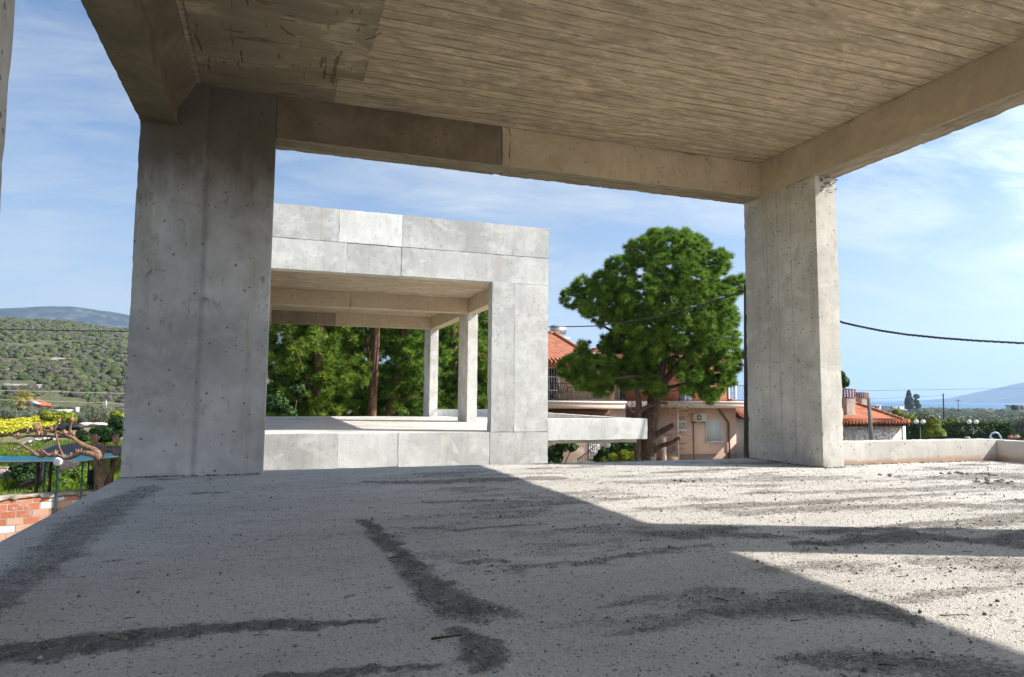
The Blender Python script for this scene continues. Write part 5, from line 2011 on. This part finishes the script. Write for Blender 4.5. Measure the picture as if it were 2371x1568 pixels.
col = g.mix(bt.outputs['Fac'], col, g.mix(g.ramp(n, .4, .6), (.55, .47, .40), (.34, .28, .23)))
zl = g.ramp(g.m('ADD', xyz[2], g.m('MULTIPLY', n2, .1)), .60, .56)
col = g.mix(zl, col, (.72, .67, .60))
g.put(b.inputs['Base Color'], col)
g.l.new(g.bump(g.m('SUBTRACT', n, g.m('MULTIPLY', bt.outputs['Fac'], 1.5)), .8, .012), b.inputs['Normal'])
zt = -.98
w0, w1 = onz(0, 1152, zt), onz(235, 1138, zt)
dx_ = (w1 - w0) / np.linalg.norm(w1 - w0)
w0 = w0 - dx_ * 4.
w1 = w1 + dx_ * 1.5
Lw = np.linalg.norm(w1 - w0)
bw = root('brick_wall', (w0[0], w0[1], GZ), 'unplastered wall of red hollow bricks with a few white ones and a pale mortar coping, left below the slab', 'wall')
mb = MB()
mb.cbox(0, Lw, 0, .2, 0, zt - GZ - .05, step=.1, amp=.004, chip=.01)
ob = obj('masonry', mb, m_brick)
for k in ('label', 'category'):
    if k in ob:
        del ob[k]
ob.parent = bw
ob.location = (0, 0, 0)
ob.data.transform(Matrix.Translation((Lw / 2, .1, 0)))
mb = MB()
mb.cbox(0, Lw, -.03, .24, 0, .06, step=.06, amp=.014, chip=.03, seed=3)
oc = obj('coping', mb, plain('coping_mortar', (.52, .45, .37), .95, (.30, .25, .19), 9., bump=.01))
oc.parent = bw
oc.location = (0, 0, 0)
oc.data.transform(Matrix.Translation((Lw / 2, .105, zt - GZ - .055)))
bw.rotation_euler.z = math.atan2(dx_[1], dx_[0])

lamp(135.5, 1069, 10.9, 10.3, 'white globe lamp on a thin teal post beyond the red brick wall')

# teal awning net on four posts
m_awn = plain('turquoise_net', (.10, .46, .48), .6, (.06, .34, .38), 5.)
AW = root('awning', P(100, 1100, 12.5).tolist()[:2] + [GZ], 'flat turquoise net canopy on thin green posts in the left garden', 'canopy')
mb = MB()
Fz = [(-60, 1069), (0, 1068.5), (60, 1068), (105, 1067), (150, 1067.5), (195, 1066.5), (215, 1063), (240, 1060), (275, 1056)]
Bz = [(-60, 1055), (0, 1055.5), (60, 1056.5), (105, 1056), (150, 1053), (195, 1050), (215, 1049), (240, 1050), (275, 1049)]
rows = []
for (f_, b_) in zip(Fz, Bz):
    p0, p1 = P(f_[0], f_[1], 11.), P(b_[0], b_[1], 12.9)
    rows.append([p0, p0 * .6 + p1 * .4 - [0, 0, .05], p0 * .25 + p1 * .75 - [0, 0, .04], p1])
v = np.array(rows)
idx = np.arange(v.shape[0] * 4).reshape(-1, 4)
f = np.stack([idx[:-1, :-1], idx[1:, :-1], idx[1:, 1:], idx[:-1, 1:]], -1).reshape(-1, 4)
mb.add(v.reshape(-1, 3), f)
mb.add(v.reshape(-1, 3) - [0, 0, .015], f[:, ::-1])
obj('net', mb, m_awn, AW, smooth=True)
mb = MB()
mb.tube([P(x, y + .6, 11.) for x, y in Fz], .012, 6)
obj('edge_rope', mb, m_wire, AW)
for x, y, D in ((105, 1068, 11.05), (192, 1067, 11.05), (206, 1062, 12.1), (-25, 1062, 12.6)):
    p = P(x, y, D)
    mb = MB()
    mb.tube([(p[0], p[1], GZ), p], .012, 8)
    obj('post', mb, m_teal, AW, smooth=True)
# sagging grey shade cloth behind it
m_greynet = plain('grey_thatch', (.075, .07, .072), .95, (.12, .11, .105), 14., bump=.03)
mb = MB()
U, V = np.meshgrid(np.linspace(0, 1, 26), np.linspace(0, 1, 10), indexing='ij')
pts = []
for i in range(26):
    px_ = 70 + i * 8.4
    yt = np.interp(px_, [70, 95, 125, 160, 215, 280], [1052, 1037, 1029, 1028, 1030, 1032])
    yb_ = np.interp(px_, [70, 120, 280], [1056, 1058, 1052])
    for j in range(10):
        t = j / 9
        pts.append(P(px_, yb_ * (1 - t) + yt * t, 13.6 + 2.6 * t) + [0, 0, (vn(np.array([i * .6, j * .8, 2.])) - .5) * .05])
idx = np.arange(260).reshape(26, 10)
f = np.stack([idx[:-1, :-1], idx[1:, :-1], idx[1:, 1:], idx[:-1, 1:]], -1).reshape(-1, 4)
mb.add(pts, f)
mb.add(np.array(pts) - [0, 0, .06], f[:, ::-1])
shd = root('thatch_shelter', P(170, 1100, 15).tolist()[:2] + [GZ], 'low shelter with a dark grey thatch roof behind the turquoise net', 'shelter')
obj('roof', mb, m_greynet, shd, smooth=True)
for x, D in ((90, 14), (262, 14), (262, 16), (120, 16)):
    p = P(x, 1050, D)
    mb = MB()
    mb.tube([(p[0], p[1], GZ), p], .035, 7)
    obj('post', mb, m_wood, shd)

# pruned mulberry tree
m_mul = bark('mulberry_bark', (.34, .21, .135), (.12, .075, .05), 2.)
m_mulk = bark('mulberry_cut_knots', (.50, .27, .18), (.22, .12, .08), 3.)
DM = 11.2
p = LP(1540, 1420, DM)
MT = root('mulberry_tree', (p[0], p[1], GZ), 'leafless hard pruned mulberry tree with long knotted brown branches over the turquoise net', 'tree')
mb = MB()
limb(mb, [(1545, 1900), (1538, 1420), (1530, 1250), (1545, 1050), (1530, 900)], DM, [.075, .062, .055, .05, .055], 12, seed=1, f=LP)
obj('trunk', mb, m_mul, MT, smooth=True)
mb = MB()
limb(mb, [(1560, 1900), (1610, 1380), (1690, 1200), (1755, 1050), (1795, 880), (1760, 810), (1700, 760)], DM + .5, [.07, .05, .045, .04, .035, .03, .02], 10, seed=2, f=LP)
obj('trunk', mb, m_mul, MT, smooth=True)
LM = [([(1530, 910), (1490, 830), (1400, 770), (1300, 740), (1200, 680), (1120, 600), (1000, 560), (880, 520), (750, 510), (620, 470), (530, 480)], [.045, .042, .04, .038, .035, .03, .028, .025, .022, .02, .014], -.4),
      ([(830, 520), (850, 450), (885, 380), (908, 330)], [.02, .018, .014, .012], -.5),
      ([(1105, 605), (1070, 520), (1085, 400), (1105, 320)], [.022, .018, .018, .02], -.4), ([(1105, 600), (1130, 520)], [.016, .012], -.4), ([(1090, 580), (1160, 570)], [.012, .006], -.4),
      ([(850, 520), (870, 620), (900, 720), (925, 800), (990, 910)], [.018, .017, .016, .014, .012], -.6),
      ([(1150, 620), (1000, 590), (850, 590), (720, 580), (560, 590), (440, 575), (300, 612), (210, 590), (120, 560), (60, 560), (15, 660)], [.026, .024, .022, .022, .02, .018, .016, .013, .01, .006, .004], .3),
      ([(1530, 920), (1440, 880), (1350, 850), (1230, 840), (1150, 890), (1060, 915), (990, 922), (880, 870), (760, 890), (700, 870), (640, 910), (560, 870), (480, 810), (400, 760), (310, 690), (200, 690), (80, 700), (-40, 690)],
       [.05, .045, .04, .034, .032, .028, .028, .026, .024, .022, .022, .022, .02, .018, .017, .014, .011, .008], -.8),
      ([(-20, 700), (100, 770), (230, 812), (460, 830)], [.007, .009, .01, .012], -.7),
      ([(1540, 910), (1590, 810), (1600, 760), (1530, 720), (1450, 655)], [.035, .03, .028, .026, .02], -.2),
      ([(1460, 660), (1350, 740), (1300, 745)], [.015, .014, .01], -.3), ([(1450, 655), (1400, 600)], [.014, .008], -.2),
      ([(1590, 800), (1700, 800), (1770, 870)], [.026, .022, .02], -.1), ([(1440, 590), (1350, 530), (1260, 480), (1130, 350)], [.008, .009, .009, .007], -.1),
      ([(1435, 360), (1420, 250), (1400, 170)], [.006, .007, .007], 3.), ([(1600, 760), (1660, 740), (1800, 745)], [.02, .016, .014], .2), ([(800, 620), (730, 650), (670, 690)], [.02, .016, .01], .2),
      ([(620, 900), (610, 820), (650, 800), (700, 850), (740, 870)], [.014, .016, .016, .016, .014], -.9)]
for i, (pl, rad, off) in enumerate(LM):
    mb = MB()
    limb(mb, pl, DM + off, rad, 8, rough=.7, seed=i, f=LP)
    obj('branch', mb, m_mul, MT, smooth=True)
KN = [(560, 455, 16, 1), (430, 520, 10, .8), (590, 545, 12, .9), (690, 545, 7, .6), (280, 605, 10, .7), (620, 825, 9, .7), (850, 850, 8, .7), (1090, 890, 8, .8), (1450, 655, 22, 1.2), (1775, 655, 34, 1.1), (1103, 330, 9, .8), (908, 345, 5, .5),
      (800, 480, 8, .8), (990, 530, 6, .7), (1120, 545, 8, .7), (1190, 830, 5, .6), (760, 880, 6, .6), (590, 880, 7, .6), (980, 915, 7, .6), (1230, 835, 6, .6)]
for i, (x, y, n, k) in enumerate(KN):
    c = LP(x, y, DM + (-.5 if x < 1400 else -.2))
    mb = MB()
    mb.sphere(c, .045 * k, 8, 6)
    for j in range(n):
        d = sph(1, r)[0]
        d[2] += .4
        Ln = .055 * k * r.uniform(.5, 1.2)
        mb.tube([c, c + d * Ln * .5, c + d * Ln + [0, 0, .02]], [.022 * k, .016 * k, .011 * k], 5)
    obj('knot', mb, m_mulk, MT, smooth=True)
m_palebark = bark('pale_dead_bark', (.52, .42, .32), (.25, .19, .14), 2.)
for pl in ([(1455, 930), (1445, 1040), (1480, 1110), (1490, 1500)], [(1645, 890), (1625, 1020), (1605, 1160), (1600, 1500)]):
    mb = MB()
    limb(mb, pl, 13., [.03, .035, .04, .05], 8, seed=3, f=LP)
    q = LP(pl[-1][0], pl[-1][1], 13.)
    obj('dead_trunk', mb, m_palebark, None, 'pale barkless %s stem beside the mulberry trunk' % ('curved' if pl[0][0] < 1500 else 'straight'), 'tree stem', smooth=True)

# shrub tree with a dark leaning trunk, left
bush('shrub', 'dark leafy shrub under the turquoise net with a leaning stem', 'shrub', [(58, 1095, 23, 26), (80, 1085, 23, 22), (45, 1078, 23.5, 18), (88, 1105, 23, 18), (62, 1112, 22.6, 18)], m_leafd, 2200, .06, 41, stem=False, tone=(.4, .25))
mb = MB()
limb(mb, [(230, 1430), (330, 1350), (450, 1290), (560, 1260), (640, 1180), (660, 1080), (670, 980)], 21.5, [.07, .09, .09, .08, .08, .07, .05], 9, seed=4, f=LP)
obj('leaning_trunk', mb, bark('dark_trunk', (.06, .045, .045), (.025, .02, .02)), None, 'dark bent tree trunk leaning in front of the leafy shrub', 'tree trunk', smooth=True)
bush('shrub', 'bright green shrub right of the globe lamp', 'shrub', [(165, 1105, 24, 20), (188, 1100, 24, 20), (150, 1120, 23, 18), (195, 1085, 25, 14), (200, 1118, 23.4, 16)], m_leafg, 1800, .05, 42, tone=(.6, .25))
bush('shrub', 'small dark green shrub right of the dark shrub, behind the lamp', 'shrub', [(112, 1083, 25, 15), (120, 1100, 25, 14)], m_leafd, 1300, .05, 43)
RB = 'clipped round shrubs by the big column'
bush('shrub', 'wide grey green domed shrub behind the mulberry tree', 'shrub', [(228, 1006, 35, 22), (248, 1010, 35, 17), (240, 1000, 35.5, 18)], m_leafd, 2600, .055, 44, RB, tone=(.75, .25), lump=.12)
bush('shrub', 'smaller grey green domed shrub left of the wide one', 'shrub', [(186, 1008, 34, 14), (196, 1012, 34, 12)], m_leafd, 1800, .05, 45, RB, tone=(.75, .25), lump=.12)
bush('pine_tree', 'dark low conifer just left of the big left column', 'tree', [(270, 975, 38, 15), (265, 992, 38, 16), (275, 1000, 38, 15), (282, 985, 38, 14)], m_leafd, 1800, .06, 46, tone=(.25, .2))
GB = 'yellow flowering bushes below the bungalow'
for i, (x, y, R, lb) in enumerate([(108, 962, 12, 'leftmost yellow green bush of the row below the white garden wall'), (126, 965, 13, 'second yellow green bush from the left below the white garden wall'), (145, 963, 13, 'third yellow green bush below the white garden wall'),
                                   (163, 966, 12, 'fourth yellow green bush below the white garden wall, next to the olives'), (268, 958, 9, 'yellow green bush touching the edge of the big left column')]):
    bush('flowering_bush', lb, 'bush', [(x, y, 62, R), (x - 6, y + 4, 62, R * .7), (x + 6, y + 5, 61, R * .7)], m_leafy, 900, .11, 50 + i, GB, tone=(.5, .4))

# yellow flower field
m_flow = foliage_mat('yellow_flowers', (.26, .30, .02), (.62, .55, .05), trans=.15, rough=.8)
r = np.random.default_rng(31)
n = 60000
az = np.radians(r.uniform(azof(-150), azof(290), n))
rr = r.uniform(58, 98, n)
x, y = rr * np.sin(az), rr * np.cos(az)
pxa = (np.degrees(az))
lim = np.interp(pxa, [azof(-150), azof(0), azof(140), azof(150), azof(290)], [58, 60, 70, 80, 84])
k = rr > lim + (fbm(np.stack([x * .4, y * .4, x * 0], -1), 3, 2) - .5) * 5
x, y = x[k], y[k]
hgt = fbm(np.stack([x * .7, y * .7, x * 0], -1), 5, 3)
mb = MB()
p = np.stack([x, y, gheight(x, y) + .3 + .5 * hgt * r.random(len(x)) ** .3], -1)
nn = sph(len(x), r)
nn[:, 2] = np.abs(nn[:, 2]) + .5
leafs(mb, p, nn, r.uniform(.08, .16, len(x)), np.clip(r.normal(.7, .3, len(x)) - (hgt < .4) * .4, 0, 1), r, .8)
obj('flower_field', mb, m_flow, label='field of bright yellow wild flowers', cat='flowers', kind='stuff')
# garden grass and weeds
m_grass = foliage_mat('fresh_grass', (.05, .11, .010), (.25, .34, .03), (.12, .2, .015), trans=.35)
n = 70000
az = np.radians(r.uniform(azof(-150), azof(300), n))
rr = 17 + 34 * r.random(n) ** 1.1
x, y = rr * np.sin(az), rr * np.cos(az)
den = fbm(np.stack([x * .35, y * .35, x * 0], -1), 8, 3)
k = den > .33
x, y, den = x[k], y[k], den[k]
d = sph(len(x), r) * .5 + np.array([0, 0, 1.])
mb = MB()
blades(mb, np.stack([x, y, gheight(x, y)], -1), d, r.uniform(.15, .45, len(x)) * (.5 + den * 1.2), np.full(len(x), .05), np.clip(r.normal(.5, .25, len(x)), 0, 1), r)
obj('grass', mb, m_grass, label='fresh green grass and weeds in the left garden', cat='grass', kind='stuff')
# rocks and rubble between the grass and the field
rk = plain('pale_field_stone', (.62, .56, .50), .95, (.40, .36, .32), 6.)
RG = 'pale field stones between the garden and the yellow field'
for i, (x, y, R) in enumerate(sorted([(56, 1027, 4.5), (63, 1026, 5), (70, 1024, 6), (52, 1035, 3), (45, 1036, 4), (40, 1042, 4), (74, 1031, 4), (35, 1040, 3), (84, 1018, 5), (94, 1020, 5), (104, 1017, 6), (116, 1016, 6), (126, 1018, 5)])):
    c = P(x, y, 27)
    mb = MB()
    blobs(mb, c[None], np.array([R * 27 / F]), np.array([0.3]), .7, .5, IV1, IF1, seed=i + 60)
    obj('field_stone', mb, rk, None, 'pale rough stone in the weeds before the yellow field, %s from the left' % NTH[i], 'stone', RG)
mb = MB()
m_rub3 = rubble('dry_stone_wall', 3.2, (.42, .34, .27), (.25, .2, .16), (.5, .4, .33), (.10, .08, .065))
a_, b_ = P(-60, 1095, 24), P(34, 1093, 24)
ax_ = (b_ - a_) / np.linalg.norm(b_ - a_)
mb.obox(((a_ + b_) / 2)[0:2].tolist() + [GZ + .35], ax_, (-ax_[1], ax_[0], 0), (0, 0, 1), np.linalg.norm(b_ - a_) / 2, .25, P(0, 1082, 24)[2] - GZ - .35 if P(0, 1082, 24)[2] - GZ > .4 else .25)
obj('stone_wall', mb, m_rub3, None, 'low dry stone wall at the left edge under the turquoise net', 'wall')
mb = MB()
a_, b_ = P(128, 1090, 26), P(177, 1088, 26)
ax_ = (b_ - a_) / np.linalg.norm(b_ - a_)
mb.obox(((a_ + b_) / 2)[0:2].tolist() + [(GZ + P(150, 1069, 26)[2]) / 2], ax_, (-ax_[1], ax_[0], 0), (0, 0, 1), np.linalg.norm(b_ - a_) / 2, .2, (P(150, 1069, 26)[2] - GZ) / 2)
obj('stone_wall', mb, rubble('pink_stone_wall', 5., (.66, .42, .33), (.5, .3, .22), (.75, .65, .58), (.5, .38, .3)), None, 'short pinkish stone wall right behind the globe lamp', 'wall')
# dark slatted crate and tarpaulin covered piles
mb = MB()
for i in range(8):
    q0 = LP(1375 + i * 19, 1330, 14.)
    q1 = LP(1375 + i * 19, 1110, 14.)
    mb.tube([(q0[0], q0[1], q0[2]), (q1[0], q1[1], q1[2])], .035, 5)
q0, q1 = LP(1370, 1340, 14.2), LP(1515, 1110, 14.2)
cr_ = root('slatted_bin', ((q0 + q1) / 2).tolist()[:2] + [GZ], 'dark slatted garden bin behind the mulberry trunk', 'bin')
mb.box(min(q0[0], q1[0]), max(q0[0], q1[0]), q0[1] + .04, q0[1] + .5, q0[2], q1[2])
obj('slats', mb, plain('dark_slats', (.035, .03, .035), .8, (.02, .02, .02), 5.), cr_)
mb = MB()
q0, q1 = P(207, 1131, 14.2), P(228, 1088, 14.2)
mb.box(min(q0[0], q1[0]), max(q0[0], q1[0]), q0[1] - .1, q0[1] + .75, GZ, q0[2] + .2)
obj('base', mb, m_wood, cr_)


def mound(name, spec, m, label, cat):
    mb = MB()
    for x, y, D, R, sc in spec:
        c = P(x, y, D)
        k = R * D / F
        v = IV2 * (1 + (fbm(IV2 * 2.2 + x, 3, 3) - .5) * .5)[:, None] * k * np.array(sc) + c
        mb.add(v, IF2)
    obj(name, mb, m, None, label, cat, smooth=True)


mound('covered_pile', [(150, 990, 42, 16, (1.5, 1, .55)), (172, 989, 42, 13, (1.5, 1, .6))], plain('black_tarpaulin', (.012, .013, .016), .5, (.02, .02, .025), 4., spec=.5), 'black tarpaulin covered pile in front of the yellow field', 'pile')
mound('covered_pile', [(203, 984, 43, 12, (1.7, 1, .5)), (228, 983, 43, 11, (1.7, 1, .45))], plain('white_tarpaulin', (.62, .58, .55), .6, (.5, .46, .43), 4.), 'long pile under a whitish sheet, right of the black covered pile', 'pile')
# bungalow with red roof, palm and garden wall
BY = P(85, 940, 112)
BH = root('bungalow', (BY[0], BY[1], GZ), 'white bungalow with a red tiled roof and white gable at the foot of the hill', 'house')
rt = np.array([math.cos(-math.radians(azof(85))), math.sin(-math.radians(azof(85))), 0])
dp = np.array([-rt[1], rt[0], 0])


def BP(px, py, off=0.):
    return P(px, py, 112) + dp * off


mb = MB()
c = BP(93, 945, 3)
z1 = BP(93, 937)[2]
mb.obox((c[0], c[1], (GZ + z1) / 2), rt, dp, (0, 0, 1), 26 * 112 / F / 2 * 1.45, 3, (z1 - GZ) / 2)
obj('wall', mb, m_wh, BH)
mb = MB()
e0, e1 = BP(55, 937.5, -.6), BP(121, 937.5, -.6)
e2, e3 = BP(121, 937.5, 7), BP(55, 937.5, 7)
p0, p1 = BP(72, 925, 3), BP(92, 925.5, 3)
mb.add([e0, e1, e2, e3, p0, p1] + [q - [0, 0, .25] for q in (e0, e1, e2, e3)], [(0, 1, 5, 4), (1, 2, 5, 5), (2, 3, 4, 5), (3, 0, 4, 4), (0, 6, 7, 1), (1, 7, 8, 2), (2, 8, 9, 3), (3, 9, 6, 0), (6, 9, 8, 7)])
rf2 = obj('roof', mb, tiles('clay_tiles_bungalow', (.60, .17, .06), 0, .3, .4), BH)
mb = MB()
a_, b_, c_ = BP(69, 936, -1.2), BP(97, 936, -1.2), BP(73, 924.5, -1.2)
mb.add([a_, b_, c_, a_ + dp * 2.5, b_ + dp * 2.5, c_ + dp * 2.5], [(0, 1, 2, 2), (3, 5, 4, 4), (0, 3, 4, 1), (1, 4, 5, 2), (2, 5, 3, 0)])
obj('gable', mb, m_wh, BH)
mb = MB()
a_, b_ = P(106, 951, 100), P(182, 951, 100)
ux = (b_ - a_) / np.linalg.norm(b_ - a_)
mb.obox(((a_ + b_) / 2)[:2].tolist() + [(GZ + P(140, 948.3, 100)[2]) / 2], ux, (-ux[1], ux[0], 0), (0, 0, 1), np.linalg.norm(b_ - a_) / 2, .15, (P(140, 948.3, 100)[2] - GZ) / 2)
q = P(178.5, 945, 99.8)
mb.obox((q[0], q[1], (GZ + P(178, 943, 100)[2]) / 2), ux, (-ux[1], ux[0], 0), (0, 0, 1), .2, .2, (P(178, 943, 100)[2] - GZ) / 2)
obj('garden_wall', mb, m_wh, None, 'long low white garden wall between the bungalow and the yellow green bushes', 'wall')
# palm
q = P(50, 945, 104)
PT = root('palm_tree', (q[0], q[1], GZ), 'yellowish palm tree standing left of the bungalow', 'tree')
ct = P(52, 922, 104)
mb = MB()
mb.tube([(q[0], q[1], GZ), ((q[0] + ct[0]) / 2, q[1], (GZ + ct[2]) / 2), ct], [.4, .32, .3], 10, rough=.4)
obj('trunk', mb, m_wood, PT, smooth=True)
m_palm = foliage_mat('palm_fronds', (.20, .16, .05), (.42, .38, .08), trans=.2)
mb = MB()
r = np.random.default_rng(4)
for k in range(70):
    a = r.uniform(0, 6.28)
    el_ = r.uniform(-.9, 1.3)
    d = np.array([math.cos(a) * math.cos(el_), math.sin(a) * math.cos(el_), math.sin(el_)])
    Lf = r.uniform(1.3, 1.9)
    pr = ct.copy()
    for s_ in range(5):
        d2_ = d - np.array([0, 0, s_ * .17])
        nx_ = pr + d2_ / np.linalg.norm(d2_) * Lf / 5
        sd = np.cross(d2_, [0, 0, 1.])
        sd /= np.linalg.norm(sd) + 1e-6
        tn = .15 if el_ < -.2 else .8
        for u in range(3):
            b0 = pr + (nx_ - pr) * u / 3
            for sg in (-1, 1):
                mb.add([b0, b0 + (nx_ - pr) * .3, b0 + sd * sg * .32 + (nx_ - pr) * .5 - [0, 0, .12]], [(0, 1, 2)], tn + r.normal(0, .1))
        pr = nx_
obj('crown', mb, m_palm, PT)

# ------------------------------------------------------------------ air
mb = MB()
mb.box(-3600, 7500, -400, 7500, -25, 470)
hm = bpy.data.materials.new('haze_air')
hm.use_nodes = True
nt = hm.node_tree
nt.nodes.clear()
pv = nt.nodes.new('ShaderNodeVolumePrincipled')
pv.inputs['Color'].default_value = (.46, .66, .92, 1)
pv.inputs['Density'].default_value = .00017
pv.inputs['Anisotropy'].default_value = .2
oo = nt.nodes.new('ShaderNodeOutputMaterial')
nt.links.new(pv.outputs[0], oo.inputs['Volume'])
obj('haze', mb, hm, label='thin blue sea haze over the far hills', cat='haze', kind='stuff', origin=(0, 0, 0))
